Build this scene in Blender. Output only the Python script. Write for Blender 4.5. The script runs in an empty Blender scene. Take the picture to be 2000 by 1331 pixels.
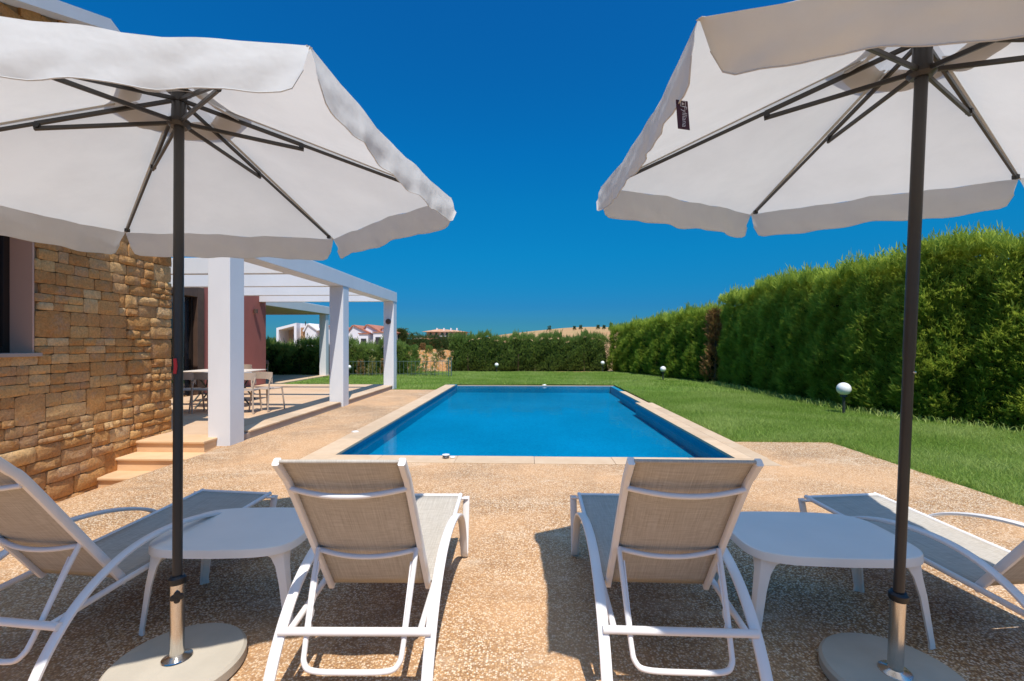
import bpy, math, random
import numpy as np
from mathutils import Vector, Matrix
random.seed(7)
RNG = np.random.default_rng(11)
SC = bpy.context.scene
COL = SC.collection
R = math.radians

# ---------------------------------------------------------------- camera, sky, sun, exposure
TH = math.atan(30/880)
CT, ST = math.cos(TH), math.sin(TH)
EYE = 1.5
cd = bpy.data.cameras.new('camera'); cam = bpy.data.objects.new('camera', cd); COL.objects.link(cam)
cd.lens = 15.84; cd.sensor_width = 36; cd.clip_start = 0.02; cd.clip_end = 5000
cd.shift_y = 4.5/2000
cam.location = (0, 0, EYE); cam.rotation_euler = (R(90), 0, TH)
SC.camera = cam
SUN = Vector((0.145, -0.445, 1.0)).normalized()
world = bpy.data.worlds.new('World'); SC.world = world; world.use_nodes = True
wn, wl = world.node_tree.nodes, world.node_tree.links
bg = wn['Background']
sky = wn.new('ShaderNodeTexSky'); sky.sky_type = 'NISHITA'; sky.sun_disc = False
sky.sun_elevation = math.asin(SUN.z); sky.sun_rotation = math.atan2(SUN.x, SUN.y)
sky.altitude = 300; sky.air_density = 1.0; sky.dust_density = 0.3; sky.ozone_density = 2.5
hs = wn.new('ShaderNodeHueSaturation'); hs.inputs['Saturation'].default_value = 1.25; hs.inputs['Hue'].default_value = 0.49
wl.new(sky.outputs[0], hs.inputs['Color'])
# deep polarised blue in view, paled overhead to lift the shade, the same all round the compass: tint by elevation only
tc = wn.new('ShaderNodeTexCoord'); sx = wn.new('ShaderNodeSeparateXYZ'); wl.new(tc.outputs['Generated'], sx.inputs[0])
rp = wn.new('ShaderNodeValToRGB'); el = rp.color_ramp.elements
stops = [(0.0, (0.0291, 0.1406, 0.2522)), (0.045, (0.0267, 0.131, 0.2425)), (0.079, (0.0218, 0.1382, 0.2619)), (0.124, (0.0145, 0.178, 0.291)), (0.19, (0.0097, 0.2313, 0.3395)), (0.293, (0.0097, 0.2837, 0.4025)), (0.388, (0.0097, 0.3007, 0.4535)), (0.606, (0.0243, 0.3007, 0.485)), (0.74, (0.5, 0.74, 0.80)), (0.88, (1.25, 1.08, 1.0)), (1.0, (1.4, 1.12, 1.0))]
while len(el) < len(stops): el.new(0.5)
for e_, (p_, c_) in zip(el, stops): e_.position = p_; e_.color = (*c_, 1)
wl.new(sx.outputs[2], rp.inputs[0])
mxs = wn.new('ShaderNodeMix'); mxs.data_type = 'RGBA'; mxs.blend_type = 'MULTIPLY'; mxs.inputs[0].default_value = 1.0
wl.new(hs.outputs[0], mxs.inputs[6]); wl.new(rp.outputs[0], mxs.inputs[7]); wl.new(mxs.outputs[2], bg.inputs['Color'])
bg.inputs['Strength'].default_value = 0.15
sl = bpy.data.lights.new('sun', 'SUN'); so = bpy.data.objects.new('sun', sl); COL.objects.link(so)
sl.energy = 2.75; sl.angle = R(0.53); sl.color = (1.0, 0.955, 0.89)
so.rotation_euler = SUN.to_track_quat('Z', 'Y').to_euler(); so.location = (3, -6, 12)
SC.view_settings.view_transform = 'Standard'; SC.view_settings.look = 'None'
SC.view_settings.exposure = 0.95; SC.view_settings.gamma = 1.0; SC.view_settings.use_curve_mapping = False
try:
    SC.cycles.max_bounces = 8; SC.cycles.transparent_max_bounces = 12; SC.cycles.caustics_reflective = False
except Exception: pass

# ---------------------------------------------------------------- helpers
def W(X, d, z=0.0):            # metres right of / in front of the viewpoint -> world (world Y runs along the pool)
    return Vector((X*CT - d*ST, X*ST + d*CT, z))
def tag(o, label=None, cat=None, group=None, kind=None):
    if label: o['label'] = label
    if cat: o['category'] = cat
    if group: o['group'] = group
    if kind: o['kind'] = kind
    return o
def empty(name, loc=(0, 0, 0), rz=0.0):
    o = bpy.data.objects.new(name, None); COL.objects.link(o)
    o.location = loc; o.rotation_euler = (0, 0, rz); o.empty_display_size = 0.2
    return o
def mkmesh(name, v, f, smooth=None):
    me = bpy.data.meshes.new(name); me.from_pydata([tuple(p) for p in v], [], f); me.update()
    if smooth:
        for p in me.polygons: p.use_smooth = True
        if smooth < 179: me.set_sharp_from_angle(angle=R(smooth))
    return me
def link(name, me, mat, parent=None, loc=None):
    o = bpy.data.objects.new(name, me); COL.objects.link(o)
    if mat is not None and len(me.materials) == 0: me.materials.append(mat)
    if parent is not None: o.parent = parent
    if loc is not None: o.location = loc
    return o
def bevel(o, w=0.006, n=2):
    m = o.modifiers.new('bevel', 'BEVEL'); m.width = w; m.segments = n; m.limit_method = 'ANGLE'; m.angle_limit = R(40)
    m.harden_normals = False
    return o
class MB:
    def __init__(s): s.v = []; s.f = []
    def add(s, v, f):
        n = len(s.v); s.v += [Vector(p) for p in v]; s.f += [tuple(i+n for i in q) for q in f]; return s
    def box(s, x0, x1, y0, y1, z0, z1):
        return s.add([(x0,y0,z0),(x1,y0,z0),(x1,y1,z0),(x0,y1,z0),(x0,y0,z1),(x1,y0,z1),(x1,y1,z1),(x0,y1,z1)],
                     [(0,3,2,1),(4,5,6,7),(0,1,5,4),(1,2,6,5),(2,3,7,6),(3,0,4,7)])
    def prism(s, pts, z0, z1):
        n = len(pts)
        return s.add([(p[0],p[1],z0) for p in pts]+[(p[0],p[1],z1) for p in pts],
                     [tuple(range(n-1,-1,-1)), tuple(range(n,2*n))]+[(i,(i+1)%n,n+(i+1)%n,n+i) for i in range(n)])
    def sweep(s, path, prof, up=(0,0,1), close=False, scale=None):
        # prof: list of (a,b): a along side, b along up'
        path = [Vector(p) for p in path]; n = len(path); m = len(prof); base = len(s.v)
        up = Vector(up)
        for i, p in enumerate(path):
            if close: t = path[(i+1)%n]-path[(i-1)%n]
            else: t = path[min(i+1,n-1)]-path[max(i-1,0)]
            t.normalize()
            side = t.cross(up)
            if side.length < 1e-4: side = t.cross(Vector((0,1,0)))
            side.normalize(); u2 = side.cross(t)
            k = scale[i] if scale else 1.0
            for a, b in prof: s.v.append(p+side*a*k+u2*b*k)
        for i in range(n if close else n-1):
            j = (i+1)%n
            for q in range(m):
                r = (q+1)%m
                s.f.append((base+i*m+q, base+i*m+r, base+j*m+r, base+j*m+q))
        if not close:
            s.f.append(tuple(base+q for q in range(m-1,-1,-1))); s.f.append(tuple(base+(n-1)*m+q for q in range(m)))
        return s
    def tube(s, path, r, n=10, scale=None, up=(0,0,1), close=False):
        return s.sweep(path, [(r*math.cos(2*math.pi*k/n), r*math.sin(2*math.pi*k/n)) for k in range(n)], up, close, scale)
    def bar(s, path, w, h, up=(0,0,1)):
        w/=2; h/=2; c=min(w,h)*0.35
        return s.sweep(path, [(-w+c,-h),(w-c,-h),(w,-h+c),(w,h-c),(w-c,h),(-w+c,h),(-w,h-c),(-w,-h+c)], up)
    def lathe(s, prof, n=32, c=(0,0,0), axis=None):
        c = Vector(c); m = len(prof); base = len(s.v)
        q = Vector((0,0,1)).rotation_difference(Vector(axis).normalized()) if axis is not None else None
        for k in range(n):
            a = 2*math.pi*k/n
            for r, z in prof:
                p = Vector((r*math.cos(a), r*math.sin(a), z))
                if q: p = q @ p
                s.v.append(c+p)
        for k in range(n):
            k2 = (k+1)%n
            for i in range(m-1):
                s.f.append((base+k*m+i, base+k2*m+i, base+k2*m+i+1, base+k*m+i+1))
        if prof[0][0] > 1e-6: s.f.append(tuple(base+k*m for k in range(n-1,-1,-1)))
        if prof[-1][0] > 1e-6: s.f.append(tuple(base+k*m+m-1 for k in range(n)))
        return s
    def build(s, name, mat, parent=None, smooth=None, bev=None, loc=None):
        o = link(name, mkmesh(name, s.v, s.f, smooth), mat, parent, loc)
        if bev: bevel(o, bev)
        return o
def curve(pts, n=6):           # Catmull-Rom through points
    P = [Vector(p) for p in pts]; out = []
    for i in range(len(P)-1):
        a, b, c, d = P[max(i-1,0)], P[i], P[i+1], P[min(i+2,len(P)-1)]
        for k in range(n):
            t = k/n
            out.append(0.5*((2*b)+(c-a)*t+(2*a-5*b+4*c-d)*t*t+(3*b-a-3*c+d)*t**3))
    out.append(P[-1]); return out
def copy_thing(root):
    r = root.copy(); COL.objects.link(r)
    for k in ('label', 'group'):
        if k in r.keys(): del r[k]
    for ch in list(root.children):
        c = ch.copy(); COL.objects.link(c); c.parent = r
        for g in list(ch.children):
            d = g.copy(); COL.objects.link(d); d.parent = c
    return r

# ---------------------------------------------------------------- materials
MATS = {}
class NT:
    def __init__(s, name, rough=0.6, metal=0.0, spec=0.5):
        s.m = bpy.data.materials.new(name); s.m.use_nodes = True
        s.n, s.l = s.m.node_tree.nodes, s.m.node_tree.links
        s.b = s.n['Principled BSDF']; s.out = s.n['Material Output']
        s.b.inputs['Roughness'].default_value = rough; s.b.inputs['Metallic'].default_value = metal
        s.b.inputs['Specular IOR Level'].default_value = spec
        s.pos = None
    def P(s, kind='Position'):
        g = s.n.new('ShaderNodeNewGeometry'); return g.outputs[kind]
    def obj(s): return s.n.new('ShaderNodeTexCoord').outputs['Object']
    def map(s, vec, scale=(1,1,1), rot=(0,0,0)):
        m = s.n.new('ShaderNodeMapping'); m.inputs['Scale'].default_value = scale; m.inputs['Rotation'].default_value = rot
        s.l.new(vec, m.inputs['Vector']); return m.outputs[0]
    def noise(s, vec, scale, detail=4, rough=0.55, out=0, dist=0):
        t = s.n.new('ShaderNodeTexNoise'); t.inputs['Scale'].default_value = scale; t.inputs['Detail'].default_value = detail
        t.inputs['Roughness'].default_value = rough; t.inputs['Distortion'].default_value = dist
        s.l.new(vec, t.inputs['Vector']); return t.outputs[out]
    def vor(s, vec, scale, out='Distance', feature='F1', rnd=1.0):
        t = s.n.new('ShaderNodeTexVoronoi'); t.feature = feature; t.inputs['Scale'].default_value = scale
        t.inputs['Randomness'].default_value = rnd
        s.l.new(vec, t.inputs['Vector']); return t.outputs[out]
    def ramp(s, fac, stops, interp='LINEAR'):
        r = s.n.new('ShaderNodeValToRGB'); e = r.color_ramp.elements; r.color_ramp.interpolation = interp
        while len(e) < len(stops): e.new(0.5)
        for k, (p, c) in enumerate(stops):
            e[k].position = p; e[k].color = (c[0], c[1], c[2], 1) if not isinstance(c, (int, float)) else (c, c, c, 1)
        s.l.new(fac, r.inputs[0]); return r.outputs[0]
    def mix(s, fac, a, b, mode='MIX'):
        m = s.n.new('ShaderNodeMix'); m.data_type = 'RGBA'; m.blend_type = mode
        for sock, v in ((m.inputs[0], fac), (m.inputs[6], a), (m.inputs[7], b)):
            if isinstance(v, (int, float)): sock.default_value = v
            elif isinstance(v, tuple): sock.default_value = (v[0], v[1], v[2], 1)
            else: s.l.new(v, sock)
        return m.outputs[2]
    def math(s, op, a, b=None):
        m = s.n.new('ShaderNodeMath'); m.operation = op
        for sock, v in ((m.inputs[0], a), (m.inputs[1], b)):
            if v is None: continue
            if isinstance(v, (int, float)): sock.default_value = v
            else: s.l.new(v, sock)
        return m.outputs[0]
    def color(s, c):
        if isinstance(c, tuple): s.b.inputs['Base Color'].default_value = (c[0], c[1], c[2], 1)
        else: s.l.new(c, s.b.inputs['Base Color'])
        return s
    def bump(s, h, strength=0.3, dist=0.01):
        b = s.n.new('ShaderNodeBump'); b.inputs['Strength'].default_value = strength; b.inputs['Distance'].default_value = dist
        s.l.new(h, b.inputs['Height']); s.l.new(b.outputs[0], s.b.inputs['Normal']); s.bn = b.outputs[0]; return s
    def rand(s): return s.n.new('ShaderNodeObjectInfo').outputs['Random']
    def translucent(s, fac, col):
        t = s.n.new('ShaderNodeBsdfTranslucent'); mx = s.n.new('ShaderNodeMixShader'); mx.inputs[0].default_value = fac
        if isinstance(col, tuple): t.inputs[0].default_value = (col[0], col[1], col[2], 1)
        else: s.l.new(col, t.inputs[0])
        s.l.new(s.b.outputs[0], mx.inputs[1]); s.l.new(t.outputs[0], mx.inputs[2]); s.l.new(mx.outputs[0], s.out.inputs[0]); return s

def plain(name, col, rough=0.6, metal=0.0, var=0.06, scale=6.0, bump=0.0, bscale=60, spec=0.5):
    t = NT(name, rough, metal, spec); p = t.P()
    a = t.noise(p, scale, 4)
    c = t.mix(t.ramp(a, [(0.3, 0.0), (0.7, 1.0)]), tuple(x*(1-var) for x in col), tuple(min(1, x*(1+var)) for x in col))
    t.color(c)
    if bump: t.bump(t.noise(p, bscale, 3), bump, 0.004)
    return t.m

# exposed aggregate deck: light chips in a tan matrix
def aggregate(name, dark=1.0):
    t = NT(name, 0.75); p = t.P()
    c = t.vor(p, 100, 'Color'); sep = t.n.new('ShaderNodeSeparateColor'); t.l.new(c, sep.inputs[0])
    d = t.vor(p, 100, 'Distance')
    chip = t.ramp(sep.outputs[0], [(0.0, (0.20,0.095,0.035)), (0.18, (0.36,0.20,0.085)), (0.4, (0.54,0.34,0.17)), (0.60, (0.70,0.52,0.33)), (0.80, (0.78,0.69,0.57))])
    mat = t.ramp(d, [(0.30, 0.0), (0.66, 1.0)])
    col = t.mix(t.math('MULTIPLY', mat, 0.8), chip, (0.20,0.105,0.045))
    big = t.noise(p, 0.55, 5, 0.6, dist=0.4)
    patch = t.ramp(big, [(0.40, 0.0), (0.62, 1.0)])
    fine = t.noise(p, 9, 5, 0.7)
    smooth = t.mix(fine, (0.52,0.30,0.145), (0.68,0.44,0.26))
    col = t.mix(t.math('MULTIPLY', patch, 0.62), col, smooth)
    chalk = t.ramp(t.noise(t.map(p, (0.5,1.3,1)), 1.7, 6, 0.7), [(0.56, 0.0), (0.70, 1.0)])
    col = t.mix(t.math('MULTIPLY', chalk, 0.42), col, (0.72,0.63,0.52))
    stain = t.ramp(t.noise(p, 0.9, 5, 0.65, dist=0.8), [(0.28, 0.72), (0.5, 1.0)])
    col = t.mix(1.0, col, stain, 'MULTIPLY'); col = t.mix(1.0, col, (1.08,1.01,0.90), 'MULTIPLY')
    t.color(col); t.bump(t.math('SUBTRACT', 1.0, d), 0.55, 0.005)
    return t.m
MATS['deck'] = aggregate('exposed_aggregate')
def terrace_mat():
    t = NT('terrace_floor', 0.7); p = t.P()
    a = t.noise(p, 60, 4, 0.7); b = t.noise(p, 1.2, 5, 0.6)
    col = t.mix(a, (0.43,0.25,0.13), (0.66,0.46,0.28)); col = t.mix(t.ramp(b, [(0.35,0.0),(0.7,1.0)]), col, (0.60,0.42,0.27))
    t.color(col); t.bump(a, 0.25, 0.004); return t.m
MATS['terrace'] = terrace_mat()
def stone_trim(name, c1, c2):
    t = NT(name, 0.55); p = t.P(); r = t.rand()
    a = t.noise(t.map(p, (3,3,9)), 1.5, 6, 0.6); b = t.noise(p, 45, 4, 0.7)
    col = t.mix(t.ramp(a, [(0.3,0.0),(0.7,1.0)]), c1, c2)
    col = t.mix(t.math('MULTIPLY', b, 0.25), col, (0.80,0.66,0.47))
    v = t.ramp(r, [(0.0, 0.88), (1.0, 1.06)]); col = t.mix(1.0, col, v, 'MULTIPLY')
    t.color(col); t.bump(b, 0.15, 0.003); return t.m
MATS['coping'] = stone_trim('coping_sandstone', (0.54,0.36,0.21), (0.62,0.45,0.29))
MATS['step'] = stone_trim('step_sandstone', (0.66,0.40,0.20), (0.72,0.47,0.26))
def stone():
    t = NT('rough_sandstone', 0.9, spec=0.2); p = t.P(); r = t.rand()
    base = t.ramp(r, [(0.0,(0.42,0.20,0.075)),(0.2,(0.52,0.30,0.125)),(0.4,(0.45,0.255,0.125)),(0.55,(0.60,0.34,0.135)),(0.7,(0.48,0.31,0.19)),(0.85,(0.64,0.42,0.20)),(1.0,(0.68,0.52,0.33))])
    big = t.noise(p, 5, 6, 0.65, dist=0.6); fine = t.noise(p, 38, 6, 0.72)
    col = t.mix(t.ramp(big, [(0.38,0.0),(0.62,1.0)]), base, t.mix(0.5, base, (0.50,0.33,0.16)))
    gr = t.ramp(t.noise(p, 3.1, 6, 0.7), [(0.52,0.0),(0.66,1.0)])
    col = t.mix(t.math('MULTIPLY', gr, 0.5), col, (0.40,0.32,0.27))
    col = t.mix(1.0, col, t.ramp(fine, [(0.25,0.62),(0.65,1.12)]), 'MULTIPLY'); col = t.mix(1.0, col, (1.10,0.98,0.80), 'MULTIPLY')
    t.color(col)
    h = t.math('ADD', t.math('MULTIPLY', big, 1.2), t.math('MULTIPLY', fine, 0.5)); t.bump(h, 0.9, 0.03); return t.m
MATS['stone'] = stone()
MATS['mortar'] = plain('mortar', (0.30,0.19,0.10), 0.95, var=0.2, scale=20, bump=0.3)
def render_plaster(name, col, var=0.05):
    t = NT(name, 0.85, spec=0.25); p = t.P()
    a = t.noise(t.map(p, (1,1,0.5)), 1.3, 6, 0.65); b = t.noise(p, 90, 3)
    c = t.mix(t.ramp(a, [(0.3,0.0),(0.75,1.0)]), tuple(x*(1-var) for x in col), tuple(min(1,x*(1+var)) for x in col))
    t.color(c); t.bump(b, 0.35, 0.003); return t.m
MATS['white'] = render_plaster('white_render', (0.70,0.71,0.73))
MATS['red_wall'] = render_plaster('red_render', (0.36,0.125,0.105), 0.1)
MATS['peach'] = render_plaster('peach_render', (0.56,0.38,0.25))
MATS['jamb'] = render_plaster('jamb_render', (0.60,0.38,0.28))
MATS['riser'] = render_plaster('grey_riser', (0.42,0.33,0.27))
MATS['brown_frame'] = plain('brown_frame', (0.085,0.05,0.035), 0.5, var=0.15)
MATS['dark_frame'] = plain('dark_frame', (0.02,0.013,0.01), 0.4)
def glassmat(name, col, rough=0.05):
    t = NT(name, rough, spec=0.9); p = t.P()
    t.color(t.mix(t.noise(p, 1.0, 2), col, tuple(x*1.6 for x in col))); return t.m
MATS['window_glass'] = glassmat('window_glass', (0.012,0.015,0.02))
MATS['olive'] = render_plaster('soffit', (0.34,0.33,0.25))
# umbrella fabric
def fabric(name, col, tl=0.42, wr=0.25):
    t = NT(name, 0.9, spec=0.15); p = t.P()
    a = t.noise(p, 260, 2); b = t.noise(p, 4.5, 2, 0.45); c2 = t.noise(p, 17, 2, 0.4)
    stain = t.ramp(t.noise(p, 3.0, 5, 0.65), [(0.3,0.93),(0.6,1.0)])
    c = t.mix(1.0, t.mix(a, tuple(x*0.97 for x in col), col), stain, 'MULTIPLY'); t.color(c)
    h = t.math('ADD', b, t.math('MULTIPLY', c2, 0.35)); t.bump(h, wr, 0.05)
    t.translucent(tl, c); return t.m
MATS['canopy'] = fabric('parasol_fabric', (0.72,0.705,0.67), 0.40, 0.2)
MATS['valance'] = fabric('valance_fabric', (0.75,0.74,0.715), 0.32, 0.24)
MATS['vent'] = fabric('vent_fabric', (0.66,0.63,0.60), 0.42, 0.2)
MATS['pole'] = plain('grey_powder_metal', (0.032,0.029,0.027), 0.38, 0.1, var=0.1)
MATS['black'] = plain('black_plastic', (0.012,0.012,0.013), 0.4)
def steel():
    t = NT('brushed_steel', 0.22, 1.0); p = t.P()
    a = t.noise(t.map(p, (60,60,4)), 3, 3); t.color(t.mix(a, (0.56,0.53,0.49), (0.74,0.71,0.67)))
    t.bump(a, 0.06, 0.002); return t.m
MATS['steel'] = steel()
MATS['concrete'] = plain('cast_concrete', (0.46,0.40,0.31), 0.8, var=0.09, scale=4, bump=0.25, bscale=70)
MATS['frame'] = plain('white_lounger_tube', (0.78,0.745,0.715), 0.42, var=0.03, scale=4)
MATS['plastic'] = plain('white_table_plastic', (0.82,0.775,0.70), 0.45, var=0.04, scale=2.5, bump=0.06, bscale=120)
def sling():
    t = NT('sling_fabric', 0.85, spec=0.2); o = t.obj()
    wx = t.noise(t.map(o, (260,6,6)), 1, 2); wy = t.noise(t.map(o, (6,260,260)), 1, 2)
    a = t.mix(0.5, wx, wy); g = t.noise(o, 3, 4)
    c = t.ramp(a, [(0.30,(0.37,0.32,0.25)),(0.50,(0.52,0.465,0.39)),(0.70,(0.66,0.61,0.53))])
    c = t.mix(t.ramp(g, [(0.3,0.0),(0.7,0.3)]), c, (0.46,0.42,0.36)); t.color(c)
    t.bump(a, 0.3, 0.002); t.translucent(0.13, c); return t.m
MATS['sling'] = sling()
MATS['chair'] = plain('taupe_plastic', (0.46,0.36,0.28), 0.5, var=0.05)
MATS['tabletop'] = plain('cream_tabletop', (0.66,0.57,0.48), 0.5)
MATS['globe'] = plain('opal_globe', (0.80,0.79,0.77), 0.3, var=0.03)
MATS['lampmetal'] = plain('dark_green_metal', (0.03,0.035,0.03), 0.5)
MATS['redtag'] = plain('red_ribbon', (0.45,0.02,0.03), 0.6)
MATS['fence'] = plain('galvanised_fence', (0.10,0.15,0.14), 0.6, 0.2)
MATS['tile_red'] = plain('terracotta', (0.40,0.15,0.09), 0.8, var=0.25, scale=2)
MATS['tile_tan'] = plain('tan_roof_tiles', (0.50,0.27,0.15), 0.8, var=0.25, scale=1)
MATS['villa'] = plain('villa_render', (0.47,0.36,0.28), 0.9, var=0.12, scale=0.5)
MATS['farwhite'] = plain('far_white_render', (0.78,0.76,0.78), 0.9, var=0.04, scale=0.4)
MATS['brick'] = plain('chimney_brick', (0.42,0.23,0.12), 0.9, var=0.3, scale=4)
MATS['bark'] = plain('bark', (0.11,0.07,0.045), 0.95, var=0.3, scale=12)
MATS['blackhole'] = plain('opening_dark', (0.035,0.033,0.04), 0.9)

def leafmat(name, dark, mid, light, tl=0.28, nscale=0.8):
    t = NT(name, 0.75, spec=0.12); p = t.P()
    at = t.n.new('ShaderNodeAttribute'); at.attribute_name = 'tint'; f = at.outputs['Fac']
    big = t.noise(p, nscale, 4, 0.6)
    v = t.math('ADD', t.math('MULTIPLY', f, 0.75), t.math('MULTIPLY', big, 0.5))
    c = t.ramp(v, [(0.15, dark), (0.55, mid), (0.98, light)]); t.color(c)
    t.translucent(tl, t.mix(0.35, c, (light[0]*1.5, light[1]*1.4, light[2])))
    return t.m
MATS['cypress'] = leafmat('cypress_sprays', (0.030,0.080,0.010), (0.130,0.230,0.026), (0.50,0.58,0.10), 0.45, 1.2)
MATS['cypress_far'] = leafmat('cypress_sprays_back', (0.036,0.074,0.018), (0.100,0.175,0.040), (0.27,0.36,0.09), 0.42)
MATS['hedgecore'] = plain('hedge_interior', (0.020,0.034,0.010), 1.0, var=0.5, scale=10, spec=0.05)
MATS['deadleaf'] = leafmat('dead_foliage', (0.10,0.045,0.02), (0.22,0.11,0.045), (0.36,0.24,0.10), 0.2)
MATS['yellowleaf'] = leafmat('yellow_foliage', (0.12,0.11,0.03), (0.25,0.23,0.07), (0.42,0.38,0.15), 0.25)
MATS['farleaf'] = leafmat('far_foliage', (0.03,0.05,0.015), (0.06,0.10,0.03), (0.12,0.16,0.05), 0.2)
MATS['grass'] = leafmat('lawn_blades', (0.085,0.165,0.018), (0.215,0.335,0.055), (0.44,0.52,0.17), 0.40, 0.5)
def soil():
    t = NT('lawn_soil', 0.95, spec=0.1); p = t.P()
    a = t.noise(p, 40, 6, 0.75); b = t.noise(p, 1.3, 5, 0.6)
    c = t.ramp(a, [(0.3,(0.05,0.10,0.018)),(0.5,(0.11,0.20,0.035)),(0.7,(0.19,0.29,0.06))])
    c = t.mix(t.ramp(b, [(0.45,0.0),(0.75,0.5)]), c, (0.13,0.19,0.04)); t.color(c); t.bump(a, 0.8, 0.03); return t.m
MATS['lawn'] = soil()
def earth():
    t = NT('dry_ground', 0.95, spec=0.1); p = t.P()
    a = t.noise(p, 0.05, 6, 0.65); b = t.noise(p, 1.5, 6, 0.7)
    c = t.ramp(a, [(0.3,(0.42,0.23,0.11)),(0.5,(0.46,0.28,0.14)),(0.62,(0.38,0.27,0.12)),(0.75,(0.25,0.22,0.09))])
    c = t.mix(1.0, c, t.ramp(b, [(0.3,0.75),(0.7,1.1)]), 'MULTIPLY'); t.color(c); t.bump(b, 0.6, 0.1); return t.m
MATS['earth'] = earth()
def pooltile(name, c1, c2):
    t = NT(name, 0.35); p = t.P()
    v = t.n.new('ShaderNodeTexVoronoi'); v.inputs['Scale'].default_value = 34; v.inputs['Randomness'].default_value = 0.0; t.l.new(p, v.inputs['Vector'])
    sep = t.n.new('ShaderNodeSeparateColor'); t.l.new(v.outputs['Color'], sep.inputs[0])
    c = t.mix(sep.outputs[0], c1, c2); n = t.noise(p, 0.35, 3); 
    t.color(t.mix(1.0, c, t.ramp(n, [(0.35,0.88),(0.65,1.1)]), 'MULTIPLY')); return t.m
MATS['pooltile'] = pooltile('pool_mosaic', (0.004,0.175,0.31), (0.006,0.24,0.38))
def water():
    m = bpy.data.materials.new('pool_water'); m.use_nodes = True; n, l = m.node_tree.nodes, m.node_tree.links
    n.remove(n['Principled BSDF']); out = n['Material Output']
    tr = n.new('ShaderNodeBsdfTransparent'); tr.inputs[0].default_value = (0.35,0.90,0.97,1)
    gl = n.new('ShaderNodeBsdfGlossy'); gl.inputs['Roughness'].default_value = 0.03
    fr = n.new('ShaderNodeFresnel'); fr.inputs[0].default_value = 1.12
    ns = n.new('ShaderNodeTexNoise'); ns.inputs['Scale'].default_value = 2.4; ns.inputs['Detail'].default_value = 3
    g = n.new('ShaderNodeNewGeometry'); l.new(g.outputs['Position'], ns.inputs['Vector'])
    b = n.new('ShaderNodeBump'); b.inputs['Strength'].default_value = 0.10; b.inputs['Distance'].default_value = 0.05
    l.new(ns.outputs[0], b.inputs['Height']); l.new(b.outputs[0], gl.inputs['Normal']); l.new(b.outputs[0], fr.inputs['Normal'])
    mx = n.new('ShaderNodeMixShader'); mf = n.new('ShaderNodeMath'); mf.operation = 'MULTIPLY'; mf.inputs[1].default_value = 0.55; l.new(fr.outputs[0], mf.inputs[0]); l.new(mf.outputs[0], mx.inputs[0]); l.new(tr.outputs[0], mx.inputs[1]); l.new(gl.outputs[0], mx.inputs[2])
    l.new(mx.outputs[0], out.inputs[0]); return m
MATS['water'] = water()
def clear():
    m = bpy.data.materials.new('clear_plastic'); m.use_nodes = True; b = m.node_tree.nodes['Principled BSDF']
    b.inputs['Transmission Weight'].default_value = 0.9; b.inputs['Roughness'].default_value = 0.1; b.inputs['Base Color'].default_value = (0.85,0.88,0.9,1); return m
MATS['clear'] = clear()
M = MATS

# ---------------------------------------------------------------- ground, hills
def sstep(t): t = np.clip(t, 0, 1); return t*t*(3-2*t)
def terrain(x, y):
    x = np.asarray(x, float); y = np.asarray(y, float)
    inside = (x > -16) & (x < 10.5) & (y > -8) & (y < 23.4)
    z = -0.06 + 0.7*sstep((y-30)/35)*sstep((x+26)/14) + 2.0*sstep((y-62)/45)*sstep((x+45)/20)
    z = z + 7.8*np.exp(-((x-46)/52)**2-((y-285)/85)**2) + 4.0*np.exp(-((x+5)/50)**2-((y-300)/70)**2)*0.6
    z = z - 0.35*sstep((-x-14)/6)*sstep((40-y)/10)
    z = z + 0.08*np.sin(x*0.31+1)*np.sin(y*0.23)*sstep((y-26)/10)
    return np.where(inside, -2.2, z)
xs = np.concatenate([[-3000,-1500,-800,-450], np.linspace(-260,-60,16), np.linspace(-52,-18,12), [-16.01,-15.99,-12,-8,-4,0,4,8,10.49,10.51,13,16,20,25,30], np.linspace(36,230,24), [450,800,1500,3000]])
ys = np.concatenate([[-1500,-400,-100,-30,-8.01,-7.99,-2,4,10,16,20,23.39,23.41,25,27], np.linspace(30,70,16), np.linspace(76,420,44), [600,1000,1800,3500]])
XX, YY = np.meshgrid(xs, ys); ZZ = terrain(XX, YY)
nx = len(xs)
gv = np.stack([XX.ravel(), YY.ravel(), ZZ.ravel()], 1).tolist()
gf = [(j*nx+i, j*nx+i+1, (j+1)*nx+i+1, (j+1)*nx+i) for j in range(len(ys)-1) for i in range(nx-1)]
tag(link('ground', mkmesh('ground', gv, gf, 180), M['earth']), kind='structure')

# lawn sheets (one mesh), 2 cm under the deck
def grid_sheet(mb, x0, x1, y0, y1, zf, st=0.5):
    nx_ = max(2, int((x1-x0)/st)+1); ny_ = max(2, int((y1-y0)/st)+1); base = len(mb.v)
    for j in range(ny_):
        for i in range(nx_):
            x = x0+(x1-x0)*i/(nx_-1); y = y0+(y1-y0)*j/(ny_-1); mb.v.append(Vector((x, y, zf(x, y))))
    for j in range(ny_-1):
        for i in range(nx_-1):
            a = base+j*nx_+i; mb.f.append((a, a+1, a+1+nx_, a+nx_))
POOL_N, POOL_F = 5.92, 16.42
PX0, PX1, PX2, PX3 = -2.58, 2.71, 2.85, 3.0
def lawnz(x, y): return -0.025 + 0.015*math.sin(x*1.1)*math.sin(y*0.8)
lm = MB()
LAWN = [(3.16,9.6,6.95,23.4),(4.56,9.6,-2.5,6.95),(-2.93,3.16,16.5,23.4),(-9.3,-2.93,14.82,23.4),(-4.3,-2.93,14.32,14.82),(-15.9,-9.3,20.3,23.4)]
for r in LAWN: grid_sheet(lm, *r, lawnz)
tag(lm.build('lawn', M['lawn'], smooth=180), kind='structure')

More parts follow.
